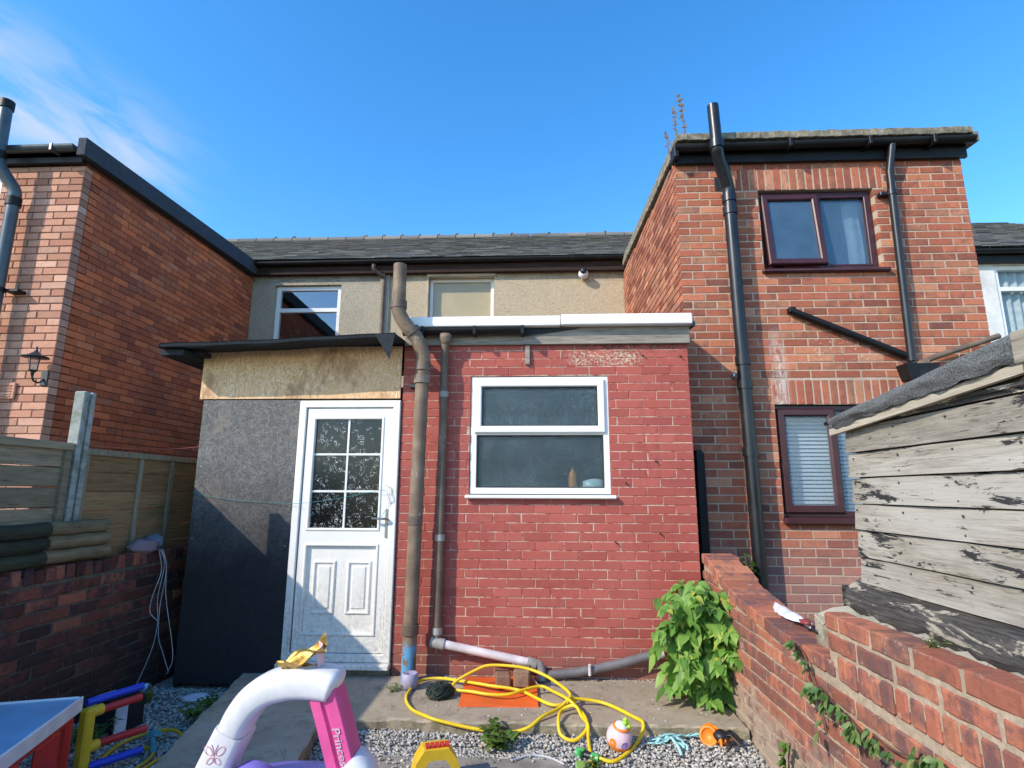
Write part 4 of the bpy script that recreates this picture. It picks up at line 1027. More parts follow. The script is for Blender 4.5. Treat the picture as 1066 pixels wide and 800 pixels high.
# camera under the eaves
t=empty('security_camera',(.74,YM,4.93),'small white dome camera with black lens under the eaves','camera')
mb=MB(); M=Matrix.Translation((.74,YM-.07,4.97)); mb.blob((.74,YM-.09,4.955),(.085,.085,.08),2,0); mb.tube([(.74,YM-.09,4.965),(.76,YM+.0,4.955)],.045,12); mb.build('camera_body',p_white,t)
mb=MB(); mb.blob((.735,YM-.148,4.985),(.055,.05,.06),2,0); mb.build('lens',p_blackp,t)

# ------------------------------------------------------------------ RIGHT GARDEN WALL
gw=empty('garden_wall',(1.42,3,0),'low weathered brick garden wall on the right with vines on its face','wall')
GX=1.30; GB=1.545
def gtop(y):
    for (a,za),(b,zb) in zip(GT,GT[1:]):
        if a<=y<=b: return za+(zb-za)*(y-a)/(b-a)
    return GT[-1][1]
GT=[(-1,.735),(3.2,.735),(3.7,.775),(4.0,.815),(4.25,.89),(4.5,.965),(4.67,.985)]
mb=MB()
brick_face(mb,(GX,0,0),(0,-1,0),(-1,0,0),-4.66,.6,.0,.97,L=.22,H=.066,J=.0135,depth=.105,ch=.006,jit=.004,top=lambda u:gtop(-u),rough=.006)
brick_face(mb,(GB,0,0),(0,1,0),(1,0,0),-.6,5.05,.0,.97,L=.22,H=.066,J=.0135,depth=.105,ch=.007,jit=.003,top=lambda u:gtop(u))
# rowlock course, then two extra stretcher courses nearer the camera
y=-.6
while y<4.64:
    w=.066 if y<2.7 else R.uniform(.098,.108)
    if y<2.7<y+.08: y=2.705
    b_=min(y+w,4.66); z=gtop(y); z2=gtop(b_); h=.100 if y<2.7 else R.uniform(.066,.074)
    if y<2.7: z=z2=.735
    x0=GX-.004+R.uniform(-.004,.004); x1=GB+R.uniform(-.012,.012)
    MM_=Matrix(((1,0,0,0),(0,1,0,0),(0,(z2-z)/(b_-y),1,z+.012-y*(z2-z)/(b_-y)),(0,0,0,1)))
    mb.box((x0,y,0),(x1,b_,h+R.uniform(-.003,.004)),.007,M=MM_)
    y+=w+(.014 if y<2.7 else .011)
for k in range(2):
    z=.862+k*.085; y=2.74-(k%2)*.11-.002
    first=True
    while y>-.6:
        L=.225
        if first and k%2==1: pass
        rough_brick(mb,Vector((GX,0,0)),Vector((0,-1,0)),Vector((-1,0,0)),-y,-(y-L),z+R.uniform(-.003,.003),z+.070+R.uniform(-.003,.003),.105,.006,.006); y-=L+.016; first=False
    if k%2==1: mb.box((GX-.003,2.64,z),(GX+.10,2.738,z+.07),.008)
gwb=mb.build('brickwork',m_gw,gw)
mb=MB(); mb.box((GX+.010,-.6,0),(GB-.008,4.66,.74))
pts=[(2.72,.5),(2.72,.92)]
for i in range(12):
    y0=3.1+i*.13; z=min(gtop(y0),gtop(y0+.13)); mb.box((GX+.011+.0004*i,y0,.6),(GB-.01-.0004*i,min(y0+.13,4.655),z+.066))
mb.box((GX+.0105,-.6,.7),(GB-.009,3.1,.803)); mb.box((GX+.006,-.6,.79),(GX+.10,2.728,1.012)); mb.build('mortar',m_gwm,gwb)
# cement ledge behind the raised courses, carrying the shed
mb=MB()
def ledge(u,v):
    y=-.6+u*3.62; x=GX+.085+v*.75
    return Vector((x,y,.955+.028*math.sin(v*3)+.012*math.sin(y*23+v*5)+.010*math.sin(y*57)-.02*(v<.05)))
mb.grid(ledge,90,8); mb.grid(lambda u,v: Vector((GX+.085+u*.75,3.02+.012*math.sin(u*30),.6+v*.355)),8,2); mb.grid(lambda u,v: Vector((GX+.09,-.6+u*3.62,.80+v*.155)),40,2)
mb.build('cement_ledge',m_ledge,gw)

# ------------------------------------------------------------------ SHED
sh=empty('shed',(2.2,2.1,.96),'old timber shed with peeling pale boards and torn felt roof','shed')
SX=1.62; SY=2.98
mb=MB(); zz=1.105; hts=[.128,.132,.128,.13,.126,.13]
for i,h in enumerate(hts):
    x=SX+R.uniform(-.004,.004)
    # each board sags a touch and leans so its lower edge laps the one below
    for (ya,yb) in ((-.5,SY),):
        vs=[];n=24
        for k in range(n+1):
            y=ya+(yb-ya)*k/n; w=.003*math.sin(y*7+i*2)+.002*math.sin(y*19+i)
            vs+=[(x-.010+w,y,zz+.004),(x+.002+w,y,zz+h-.003),(x+.03,y,zz+h-.003),(x+.03,y,zz+.004)]
        fs=[]
        for k in range(n):
            a=k*4;b=a+4
            fs+=[(a,a+1,b+1,b),(a+1,a+2,b+2,b+1),(a+2,a+3,b+3,b+2),(a+3,a,b,b+3)]
        fs+=[(0,3,2,1),(n*4,n*4+1,n*4+2,n*4+3)]
        mb.add(vs,fs)
    for q in range(10):
        yy=SY-.045-q*.34+R.uniform(-.02,.02)
        for dz in (.025,h-.03): mb.blob((x-.004,yy,zz+dz),(.004,.006,.006),1,.1,mi=1)
    zz+=h
mb.box((SX+.04,SY-.03,1.0),(SX+1.5,SY-.005,1.87)); mb.build('board_wall',[m_shed,m_iron],sh)
mb=MB(); mb.prism([(SY,zz+.004),(SY,1.872),(-.5,2.10),(-.5,zz+.004)],SX-.006,SX+.03,M=Matrix(((0,0,1,0),(1,0,0,0),(0,1,0,0),(0,0,0,1)))); mb.build('top_board',m_shed_dark,sh)
mb=MB(); mb.box((SX+.035,-.5,.97),(SX+.06,SY-.02,1.87)); mb.build('wall_lining',m_shed_dark,sh)
mb=MB()
def sole(u,v):
    y=-.5+u*3.55; ph=math.sin(y*11)*.006+math.sin(y*31+v*6)*.004
    prof=[(-.06,.965),(-.075,1.0),(-.06,1.05),(-.03,1.085),(.01,1.112),(.03,1.11)]
    i=min(int(v*5),4); f=v*5-i; px=prof[i][0]*(1-f)+prof[i+1][0]*f; pz=prof[i][1]*(1-f)+prof[i+1][1]*f
    return Vector((SX+px+ph,y,pz+ph))
mb.grid(sole,80,10); mb.grid(lambda u,v: Vector((SX-.07+u*.1,3.05,.965+v*.12)),2,2); mb.build('sole_plate',m_sole,sh)
rz=lambda y: 1.885+(SY-y)*.068  # the roof edge rises toward the camera
from mathutils import noise as mnoise
nz1=lambda a,b=0.: mnoise.noise(Vector((a,b,.3)))
mb=MB(); mb.prism([(3.06,rz(3.06)-.030),(3.06,rz(3.06)+.005),(-.5,rz(-.5)+.012),(-.5,rz(-.5)-.028)],SX-.045,SX-.022,M=Matrix(((0,0,1,0),(1,0,0,0),(0,1,0,0),(0,0,0,1)))); mb.build('barge_board',m_barge,sh)
mb=MB()
def felt(u,v):
    y=3.0-u*3.5; th=.052+(SY-y)*.040; w=.007*nz1(y*5)+.004*nz1(y*17,2)
    tear=max(0,nz1(y*3.1,5)-.1)*.10+max(0,nz1(y*13,7))*.022
    if v<.5:
        k=v*2; x=SX-.058-.022*math.sin(k*2.4)+w+.010*nz1(y*9,k*3); z=rz(y)+.004+k*(th-.004)+tear*(1-k)
    else:
        k=(v-.5)*2; x=SX-.058-.022*math.sin(2.4)+w+k*1.3; z=rz(y)+th+k*.05
    return Vector((x,y,z))
mb.grid(felt,160,16)
mb.grid(lambda u,v: felt(u,v*.5)+Vector((.012,0,-.004+.022*nz1((3-u*3.5)*7,9)*(1-v))),160,5)
mb.grid(lambda u,v: Vector((SX-.05+u*.30,3.0+.05*nz1(u*6,v)+.10*v,rz(3)+.02+.03*nz1(u*5,v*2+4)+v*.02-u*.02)),14,4)
mb.build('felt_roof',m_felt,sh)
mb=MB(); mb.box((SX-.02,1.2,1.90),(SX+1.3,SY,1.915)); mb.build('roof_deck',m_shed_dark,sh)
mb=MB(); mb.box((SX-.115,1.62,rz(1.75)-.02),(SX-.09,1.775,rz(1.75)+.085),.004); mb.build('cover_strip',m_barge,sh)

# ------------------------------------------------------------------ LEFT GARDEN WALL + FENCE
lw=empty('garden_wall',(-3.22,3,0),'dark old brick garden wall in shade on the left','wall')
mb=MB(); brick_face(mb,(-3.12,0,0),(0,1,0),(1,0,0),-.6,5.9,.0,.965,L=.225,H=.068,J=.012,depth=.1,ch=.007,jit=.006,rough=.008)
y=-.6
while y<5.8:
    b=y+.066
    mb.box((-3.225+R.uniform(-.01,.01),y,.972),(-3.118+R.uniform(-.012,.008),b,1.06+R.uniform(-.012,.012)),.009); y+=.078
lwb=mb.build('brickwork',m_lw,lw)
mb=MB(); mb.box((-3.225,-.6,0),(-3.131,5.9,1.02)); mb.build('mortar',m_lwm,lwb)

FXX=-3.275
fe=empty('garden_fence',(FXX,2.9,1.0),'grey weathered fence panel of wide horizontal boards left of the concrete post','fence')
mb=MB(); z=1.03
for i in range(6):
    h=.135; mb.box((FXX-.012+.006*(i%2),-.5,z),(FXX+.010+.004*R.random(),3.743,z+h-.006),.004); z+=h
mb.build('board',m_fence,fe)
mb=MB(); mb.box((FXX-.03,-.5,1.82),(FXX+.035,3.743,1.87),.004); mb.build('rail',m_fence,fe)
mb=MB(); mb.box((FXX+.012,3.67,1.03),(FXX+.04,3.72,1.815),.003); mb.build('batten',m_fence,fe)
t=MB(); t.box((-3.315,3.745,.0),(-3.228,3.785,2.245),.008); t.box((-3.295,3.785,.0),(-3.248,3.81,2.243),.002); t.box((-3.315,3.81,.0),(-3.228,3.85,2.245),.008); tag(t.build('fence_post',m_post),'pale grey weathered fence post standing taller than both fence panels','post')
fe=empty('garden_fence',(FXX,4.6,1.0),'warm brown fence panel with vertical battens beside the dark porch panel','fence')
mb=MB(); z=.98
for i in range(6): h=.14; mb.box((FXX-.014,3.852,z),(FXX+.004+R.uniform(-.002,.003),5.25,z+h-.004),.003); z+=h
mb.build('board',m_fence2,fe)
mb=MB(); mb.box((FXX-.02,3.852,1.80),(FXX+.03,5.25,1.845),.004); mb.build('rail',m_batten,fe)
for y in (3.86,4.42,4.81,5.2):
    mb=MB(); mb.box((FXX+.006,y,.98),(FXX+.03,y+.035,1.797),.003); mb.build('batten',m_batten,fe)

# log edging pieces stacked on the wall
def log(x,y0,y1,z,r,mat,label):
    mb=MB(); n=14; pts=[]
    for i in range(9): 
        t=i/8; pts.append((x+.004*math.sin(i*2.1+z*9),y0+(y1-y0)*t,z+.003*math.sin(i*1.7)))
    k=R.random()*6
    mb.tube(pts,lambda t:r*(1+.022*math.sin(t*7+k)+.012*math.sin(t*19+k*2)),n,True)
    return tag(mb.build('log',mat),label,'log','log edging pieces stacked on the left wall')
for i,(z,nm) in enumerate(((1.115,'bottom'),(1.205,'middle'),(1.295,'top'))):
    log(-3.178+.004*i,2.5,3.53-.02*(i%2),z,.047,m_log_dark,f'dark wet green log, {nm} one of the left stack on the shaded wall')
    log(-3.174,3.55-.03*(i==0),4.06-.012*i,z+.004,.045,m_log,f'pale split log, {nm} one of the right stack on the shaded wall')
mb=MB(); mb.blob((-3.17,4.47,1.105),(.085,.14,.06),3,.35,seed=4); tag(mb.build('stone',m_stone),'mauve grey stone lying at the far end of the left wall','stone')
mb=MB(); mb.blob((-3.19,4.60,1.13),(.075,.075,.06),3,.3,seed=9); tag(mb.build('stone',m_stone2),'blue grey stone on the left wall against the dark porch panel','stone')

# cords and strings
def cord(name,pts,r,mat,label,cat='cord',n=6,seg=6):
    mb=MB(); mb.tube(smooth_path(pts,seg),r,n); return tag(mb.build(name,mat),label,cat)
t=empty('cord_bundle',(-3.05,4.6,.05),'loose white cords hanging from the left wall in the porch corner','cord')
for p in ([(-3.10,4.56,1.08),(-3.07,4.60,.95),(-3.08,4.58,.70),(-3.07,4.60,.48),(-3.08,4.57,.28),(-3.09,4.45,.06)],
          [(-3.09,4.58,1.08),(-3.05,4.60,.92),(-3.06,4.59,.62),(-3.05,4.60,.40),(-3.0,4.60,.28),(-2.92,4.58,.14)],
          [(-3.08,4.55,1.07),(-3.05,4.59,.96),(-3.03,4.60,.72),(-2.98,4.61,.50),(-2.93,4.60,.34),(-2.90,4.58,.22),(-2.93,4.57,.13)],
          [(-3.09,4.54,1.07),(-3.07,4.57,.90),(-3.09,4.53,.72),(-3.09,4.52,.60),(-3.05,4.57,.52)]):
    mb=MB(); mb.tube(smooth_path(p,6),.003,6); mb.build('cord',m_cord,t)
cord('string',[(-2.94,4.64,1.53),(-2.6,4.645,1.475),(-2.3,4.645,1.455),(-2.0,4.62,1.445),(-1.68,4.63,1.485),(-1.36,4.63,1.545),(-1.27,4.63,1.555),(-1.245,4.64,1.50),(-1.23,4.64,1.46),(-1.26,4.64,1.40),(-1.30,4.64,1.34)],.0016,m_teal_cord,'thin teal string stretched across the dark panel to the door handle','string')
cord('string',[(-3.24,3.88,1.86),(-3.22,4.3,1.875),(-3.16,4.7,1.905),(-2.95,4.75,1.93)],.002,m_red_cord,'thin red string strung above the warm brown fence panel','string')
cord('cable_loop',[(-1.235,4.645,1.58),(-1.215,4.64,1.52),(-1.205,4.64,1.47),(-1.24,4.64,1.455),(-1.25,4.64,1.50),(-1.22,4.64,1.56),(-1.25,4.645,1.59),(-1.29,4.645,1.60)],.0022,m_cord,'white wire loops tangled beside the door handle','wire')

# ------------------------------------------------------------------ THINGS ON THE STEP
# orange sheet with two loose bricks
mb=MB(); M=Matrix.Translation((-.285,4.34,.128))@Matrix.Rotation(rad(2),4,'Z')
mb.grid(lambda u,v: M@Vector((-.27+u*.54+.012*(v-.5)*(u-.5),-.29+v*.58,.012+.006*math.sin(u*6+v*3)+(.012 if v<.03 else 0)*0)),16,14); mb.grid(lambda u,v: M@Vector((-.27+u*.54,-.29-.002*v,.012+.006*math.sin(u*6)-.018*v)),16,1)
mb.grid(lambda u,v: M@Vector((.27+.002*v,-.29+u*.58,.012+.006*math.sin(6+u*3)-.018*v)),14,1)
tag(mb.build('plastic_sheet',p_orange),'flat orange plastic sheet on the concrete step under the hose','plastic sheet')
def loose_brick(c,rz_,s,label):
    mb=MB(); M=Matrix.Translation(c)@Euler((0,0,rz_)).to_matrix().to_4x4(); mb.box((-s[0]/2,-s[1]/2,0),(s[0]/2,s[1]/2,s[2]),.01,M=M); tag(mb.build('brick',m_paver),label,'brick','loose bricks on the orange sheet')
loose_brick((-.27,4.42,.148),.12,(.11,.16,.085),'loose brick on the orange sheet, left of the pair')
loose_brick((-.125,4.44,.148),-.05,(.12,.17,.115),'taller loose brick on the orange sheet, right of the pair')
t=MB(); t.tube([(-.20,4.50,.27),(-.05,4.42,.20),(.02,4.36,.14)],.006,6); tag(t.build('stick',m_batten),'thin pale stick leaning on the loose bricks under the white pipe','stick')
# netting ball
mb=MB(); rr=random.Random(5)
for k in range(46):
    pts=[]
    a=rr.uniform(0,6.3);b=rr.uniform(.2,1.4)
    for i in range(9):
        th=a+i*.55; ph=b+.35*math.sin(i*1.3+k)
        rad_=rr.uniform(.75,1.0); pts.append((-.70+.115*rad_*math.cos(th)*math.sin(ph),4.22+.10*rad_*math.sin(th)*math.sin(ph),.135+.085*rad_*abs(math.cos(ph))))
    mb.tube(smooth_path(pts,2),.005,4,False)
mb.blob((-.70,4.22,.165),(.09,.075,.05),2,.3,seed=2)
tag(mb.build('netting',m_net),'scrunched ball of dark green netting on the concrete step','netting')
mb=MB(); mb.lathe([(0,0),(.050,0),(.062,.05),(.058,.105),(.05,.11),(.04,.05),(0,.05)],Matrix.Translation((-.95,4.36,.128)),20); tag(mb.build('plastic_pot',p_lav),'small lavender plastic pot at the foot of the soil pipe','pot')
# weeds/moss at the pipe foot
def tuft(name,c,rad_,h,n,mat,label,cat,seed,Lf=(.03,.06),up=.7,stems=6):
    rr=random.Random(seed); mb=MB()
    for k in range(stems):
        a=rr.uniform(0,6.3); tip=Vector((c[0]+rad_*.7*math.cos(a),c[1]+rad_*.7*math.sin(a),c[2]+h*rr.uniform(.5,1)))
        path=smooth_path([c,(c[0]*.6+tip.x*.4,c[1]*.6+tip.y*.4,c[2]+h*.4),tip],4); mb.tube(path,.0022,5,False,mi=1)
        for q in range(n//stems):
            p=path[rr.randrange(2,len(path))]+Vector((rr.uniform(-1,1),rr.uniform(-1,1),rr.uniform(-.6,.6)))*rad_*.22
            d=Vector((math.cos(rr.uniform(0,6.3)),math.sin(rr.uniform(0,6.3)),rr.uniform(-.1,up)))
            L=rr.uniform(*Lf); mb.leaf(p,d,(0,0,1),L,L*rr.uniform(.5,.75),.3,rr.uniform(.1,.5),(rr.random(),rr.random(),0,1))
    return tag(mb.build(name,[mat,m_stem]),label,cat,'small weeds around the yard')
tuft('weed',(-.24,3.66,.03),.14,.15,150,m_weed,'leafy green weed growing beside the concrete patch below the hose','weed',31,(.035,.065))
tuft('weed',(-1.05,4.30,.12),.08,.05,50,m_weed,'tiny weed at the foot of the brown soil pipe','weed',33,(.015,.03))
tuft('weed',(-2.27,3.98,.02),.16,.10,150,m_weed,'low green weed along the shaded path edge','weed',34,(.03,.06))
tuft('weed',(-2.36,4.25,.02),.10,.07,70,m_weed,'small weed further along the shaded path edge','weed',36,(.025,.05))
tuft('weed',(.30,3.42,.01),.07,.08,60,m_weed,'small weed on the gravel below the green hose connector','weed',35,(.02,.04))
tuft('weed',(1.77,4.93,.74),.05,.32,60,m_weed,'upright weed growing behind the wall beside the black soil pipe','weed',37,(.04,.07),.9,3)
tuft('weed',(-2.75,3.62,.02),.15,.10,120,m_weed,'dark weed patch under the plastic frame toy','weed',38,(.03,.05))

# ------------------------------------------------------------------ HOSES
A=[(0.25,4.14,.15),(.09,4.04,.15),(-.13,4.25,.165),(-.35,4.31,.175),(-.58,4.43,.165),(-.77,4.53,.15),(-.9,4.46,.145),(-.93,4.18,.14),(-.85,3.96,.14),(-.73,3.84,.14),(-.62,3.79,.13),(-.38,3.77,.095),(-.19,3.765,.085),(-.07,3.775,.11),(.02,3.85,.148),(.12,3.96,.155),(.19,4.02,.185),(.25,4.09,.175),(.44,4.09,.15),(.60,3.90,.14),(.645,3.80,.135),(.59,3.70,.075),(.49,3.58,.05),(.41,3.52,.042),(.33,3.545,.052)]
B=[(.30,3.49,.03),(.295,3.70,.075),(.30,3.79,.13),(.27,3.85,.15),(.23,3.92,.19),(.15,3.92,.165),(.12,3.82,.15),(.13,3.74,.09),(.21,3.71,.07),(.29,3.77,.11),(.29,3.84,.15),(.24,3.96,.172),(.18,4.02,.20),(.1,4.2,.18),(.02,4.3,.18),(-.08,4.25,.18),(-.21,4.16,.17),(-.34,4.15,.17),(-.48,4.2,.17),(-.60,4.26,.16),(-.625,4.33,.165),(-.60,4.36,.19),(-.47,4.40,.25),(-.36,4.42,.28),(-.13,4.40,.275),(.03,4.33,.25),(.15,4.2,.22),(.21,4.09,.20),(.18,4.0,.18)]
t=empty('garden_hose',(-.1,4.1,.13),'long yellow garden hose coiled in loops over the step and gravel','hose')
mb=MB(); mb.tube(smooth_path(A,7),.0106,10); mb.tube(smooth_path([(.30,3.2,.03)]+B,7),.0106,10); mb.build('hose',p_hose,t)
mb=MB(); d0=Vector((.33,3.545,.045)); 
mb.tube([(.215,3.60,.05),(.22,3.598,.05),(.26,3.58,.05),(.262,3.578,.05)],.030,14); mb.tube([(.30,3.56,.048),(.34,3.54,.045)],.024,12); mb.build('connector',p_green,t)
mb=MB(); mb.tube([(.258,3.58,.05),(.305,3.558,.048)],.021,12); mb.build('connector_collar',p_blackp,t)
mb=MB(); mb.box((.20,3.34,.02),(.26,3.50,.055),.008); tag(mb.build('hose_fitting',plastic('clear_green_plastic',(.25,.45,.12),.35)),'pale green hose fitting lying below the connector on gravel','fitting')
C=[(-2.51,3.39,.03),(-2.55,3.57,.03),(-2.53,3.70,.03),(-2.41,3.75,.05),(-2.30,3.74,.06),(-2.21,3.68,.05),(-2.15,3.58,.035),(-2.13,3.44,.05),(-2.12,3.3,.08),(-2.15,3.0,.06)]
D=[(-2.42,3.55,.03),(-2.34,3.57,.03),(-2.27,3.50,.03),(-2.24,3.39,.03),(-2.25,3.2,.03),(-2.3,2.9,.03)]
mb=MB(); mb.tube(smooth_path(C,7),.0106,10); mb.tube(smooth_path(D,7),.0106,10); tag(mb.build('garden_hose',plastic('shade_toned_hose_rubber',(.60,.36,.02),.4)),'dull yellow hose looping on shaded gravel by the toys','hose')  # same yellow hose; its shade is put into this darker copy
cord('cord',[(-.16,3.52,.035),(-.05,3.60,.03),(.05,3.58,.03),(.14,3.50,.03)],.006,m_cord,'white cord lying on gravel right of the leafy weed','cord')

# ------------------------------------------------------------------ SMALL TOYS ON THE GRAVEL
t=empty('toy_ball',(.47,3.69,.02),'pink egg shaped toy ball with coloured spots and green top','toy')
mb=MB(); C0=Vector((.475,3.66,.112)); T=Matrix.Translation(C0)@Euler((rad(14),rad(10),0)).to_matrix().to_4x4()@Matrix.Scale(.88,4)
mb.lathe([(0,-.085),(.045,-.075),(.075,-.045),(.083,-.02)],T,28); mb.build('base',p_toyorange,t)
mb=MB(); mb.lathe([(.0835,-.02),(.088,.0),(.084,.03),(.068,.058),(.047,.072)],T,28); mb.build('shell',p_ballpink,t)
mb=MB(); mb.lathe([(.047,.070),(.056,.074),(.056,.082),(.044,.086)],T,24); mb.build('rim',p_toyorange,t)
mb=MB(); mb.lathe([(.044,.085),(.04,.098),(.02,.108),(0,.11)],T,24); mb.build('cap',p_white,t)
mb=MB(); 
for q in ((.016,-.012,.118),(.034,.0,.112),(.022,.012,.125),(.045,-.012,.10)): mb.blob(T@Vector(q),(.016,.016,.014),2,.2)
mb.build('knob',p_lime,t)
for a,m_ in ((-2.2,p_toyorange),(-1.25,p_mauve),(-.35,p_sky),(.6,p_mauve),(2.2,p_sky)):
    mb=MB(); vs=[]
    for i in range(14):
        k=2*math.pi*i/14; du=.024*math.cos(k)/.088; dv=.026*math.sin(k); r=math.sqrt(max(1e-5,.0885**2-(dv*.75)**2))+.001
        vs.append(T@Vector((r*math.cos(a+du),r*math.sin(a+du),.004+dv)))
    mb.add(vs,[tuple(range(14))]); mb.build('spot',m_,t)
# turquoise shreds
mb=MB(); rr=random.Random(12)
for p,q in (((.66,3.80),(.98,3.90)),((.70,3.78),(.93,3.88)),((.80,3.86),(.82,3.66)),((.84,3.87),(.87,3.70)),((.72,3.83),(.86,3.73)),((.90,3.87),(1.0,3.88)),((.68,3.76),(.80,3.84)),((.76,3.87),(.88,3.80)),((.64,3.77),(.75,3.75))):
    pts=[];n=6
    for i in range(n+1):
        u=i/n; pts.append((p[0]+(q[0]-p[0])*u+rr.uniform(-.008,.008),min(3.79,p[1]+(q[1]-p[1])*u-.07)+rr.uniform(-.008,.008),.022+bank(0,min(3.79,p[1]+(q[1]-p[1])*u-.07))+.028*math.sin(u*3.14)*rr.random()))
    w=rr.uniform(.006,.012); mb.tube(smooth_path(pts,3),0,4,prof=lambda s,w=w:[(.002,w),(-.002,w),(-.002,-w),(.002,-w)])
tag(mb.build('plastic_strips',p_seafoam),'tangle of pale turquoise plastic strips on the gravel beside the step','plastic strips')
# orange and black toy
t=empty('toy_creature',(1.07,3.74,.0),'small orange toy with black centre lying on the gravel by the wall','toy')
mb=MB(); mb.grid(lambda u,v:Vector((1.0+.10*u+.03*math.sin(v*3),3.80-.16*u*0+.05*v-.10*u,.03+.06*math.sin(u*3.0)+.05*v*(1-u))),8,6)
T=Matrix.Translation((1.03,3.78,.055))@Euler((rad(70),rad(20),rad(-35))).to_matrix().to_4x4()
mb.lathe([(.0,-.03),(.035,-.03),(.055,-.01),(.058,.02),(.045,.035),(.042,.02),(0,.015)],T,18)
for a,l in ((-.4,.12),(.1,.13),(.55,.11),(-1.2,.11),(-1.7,.10)):
    d=Vector((math.cos(a),math.sin(a)*.7,0)); b=Vector((1.08,3.74,.05))
    mb.tube([b+d*.03,b+d*.08+Z3*.02,b+d*l-Z3*.01],lambda s:.016*(1-s*.7),7)
mb.v=[(p[0],p[1]-.03,p[2]+.042) for p in mb.v]; mb.build('body',p_toyorange,t)
mb=MB(); mb.blob((1.085,3.735,.075),(.045,.045,.035),2,.25,seed=6)
for a in (-.2,.35,-.8,-1.45): 
    d=Vector((math.cos(a),math.sin(a),0)); b=Vector((1.09,3.735,.075)); mb.tube([b,b+d*.06+Z3*.02,b+d*.115-Z3*.02],.009,6)
mb.v=[(p[0],p[1]-.03,p[2]+.042) for p in mb.v]; mb.build('centre',p_blackp,t)
# yellow toy with red grip at the bottom edge
t=empty('toy_carry_case',(-.56,3.30,.02),'yellow plastic toy with a ridged red handle on the grey concrete','toy')
mb=MB(); Mt=Matrix.Translation((-.55,3.27,.022))@Matrix.Rotation(rad(18),4,'Z')
pr=[(-.15,0),(-.115,.13),(-.075,.185),(.055,.185),(.10,.13),(.15,0),(.10,0),(.065,.10),(.035,.135),(-.045,.135),(-.075,.10),(-.105,0)]
MM=Mt@Matrix(((1,0,0,0),(0,0,1,0),(0,1,0,0),(0,0,0,1)))
mb.prism(pr,-.06,.06,M=MM); mb.box((-.15,-.08,0),(.15,.08,.03),.01,M=Mt); mb.build('frame',p_yellow,t)
mb=MB()
for i in range(5): mb.tube([Mt@Vector((-.065+i*.026,-.02,.192)),Mt@Vector((-.045+i*.026,-.02,.193))],.017,10)
mb.build('grip',p_red,t)

# ------------------------------------------------------------------ RIDE-ON CAR WITH ARCHED HANDLE
t=empty('ride_on_car',(-1.0,2.4,0),'pink white and purple ride-on toy car with tall arched white handle','ride-on toy')
def rr_prof(a,b,n=16,e=3.2):
    out=[]
    for i in range(n):
        k=2*math.pi*i/n; c,s=math.cos(k),math.sin(k)
        out.append((a*math.copysign(abs(c)**(2/e),c),b*math.copysign(abs(s)**(2/e),s)))
    return out
YC=2.4
arch=[(-1.222,YC,.612),(-1.198,YC,.665),(-1.155,YC,.722),(-1.095,YC,.762),(-1.01,YC,.785),(-.93,YC,.790),(-.87,YC,.786),(-.83,YC,.779),(-.81,YC,.770)]
def gprof(s):
    k=1 if s<.85 else max(.25,1-((s-.85)/.15)**2*.75)
    return rr_prof((.056+.004*math.sin(s*3))*k,.08*k,20,3.4)
mb=MB(); mb.tube(smooth_path(arch,6),0,0,prof=gprof,up=(0,0,1)); mb.build('handle_grip',p_white,t)
leg=[(-1.36,YC,.22),(-1.325,YC,.36),(-1.28,YC,.48),(-1.223,YC,.610)]
mb=MB(); mb.tube(smooth_path(leg,5),0,0,prof=lambda s:rr_prof(.070-.009*s,.072+.006*s,20,5.5),up=(-1,0,.4)); lg=mb.build('front_post',p_white,t)
mb=MB(); mb.tube([(-.872,YC,.785),(-.825,YC,.66),(-.77,YC,.50),(-.71,YC,.30),(-.68,YC,.2)],0,0,prof=lambda s:[(.056,.05),(.05,.058),(.014,.058),(.008,.046),(-.008,.046),(-.014,.058),(-.05,.058),(-.056,.05),(-.056,-.05),(-.05,-.058),(.05,-.058),(.056,-.05)],up=(1,0,.4),smooth=False); bp=mb.build('rear_post',p_pink,t)
mb=MB()
def arm(u,v):
    return Vector((-.715+.115*math.sin(v*math.pi)*.9*(1 if u<.5 else 1)+ .03*v,YC-.075+u*.14,.545-v*.32))
mb.tube(smooth_path([(-.745,YC,.515),(-.720,YC,.485),(-.695,YC,.43),(-.67,YC,.36),(-.66,YC,.28)],5),0,0,prof=lambda s:rr_prof(.034+.03*min(1,s*3),.07,16,3),up=(1,0,0)); ar=mb.build('armrest',p_white,t)
mb=MB(); mb.tube(smooth_path([(-.640,YC-.06,.45),(-.625,YC-.066,.42),(-.615,YC-.066,.39)],4),.007,6); mb.build('blue_mark',p_blue,ar)
# moulded body: rounded hull below the frame edge
mb=MB()
def hull(u,v):
    a=2*math.pi*u; k=[(.26,.22,.13),(.31,.30,.17),(.32,.31,.28),(.28,.27,.37),(.22,.20,.385),(.0,.0,.382)][round(v*5)]
    c,s=math.cos(a),math.sin(a); e=2/3.0
    return Vector((-1.0+k[0]*math.copysign(abs(c)**e,c),YC+.02+k[1]*math.copysign(abs(s)**e,s),k[2]))
mb.grid(hull,32,5,closeu=True); mb.blob((-1.13,YC-.02,.40),(.11,.09,.10),2,.1,seed=1); mb.build('body',p_purple,t)
for sx in (-.24,.24):
    for sy in (-.27,.29):
        mb=MB(); T=Matrix.Translation((-1.0+sx,YC+sy,.115))@Matrix.Rotation(rad(90),4,'X'); mb.lathe([(0,-.04),(.085,-.04),(.112,-.03),(.114,.03),(.085,.04),(0,.04)],T,24); wh=mb.build('wheel',p_blackp,t)
        mb=MB(); mb.lathe([(0,-.047),(.05,-.046),(.06,-.041)],T,20); mb.lathe([(.06,.041),(.05,.046),(0,.047)],T,20); mb.build('hub',p_pink,wh)
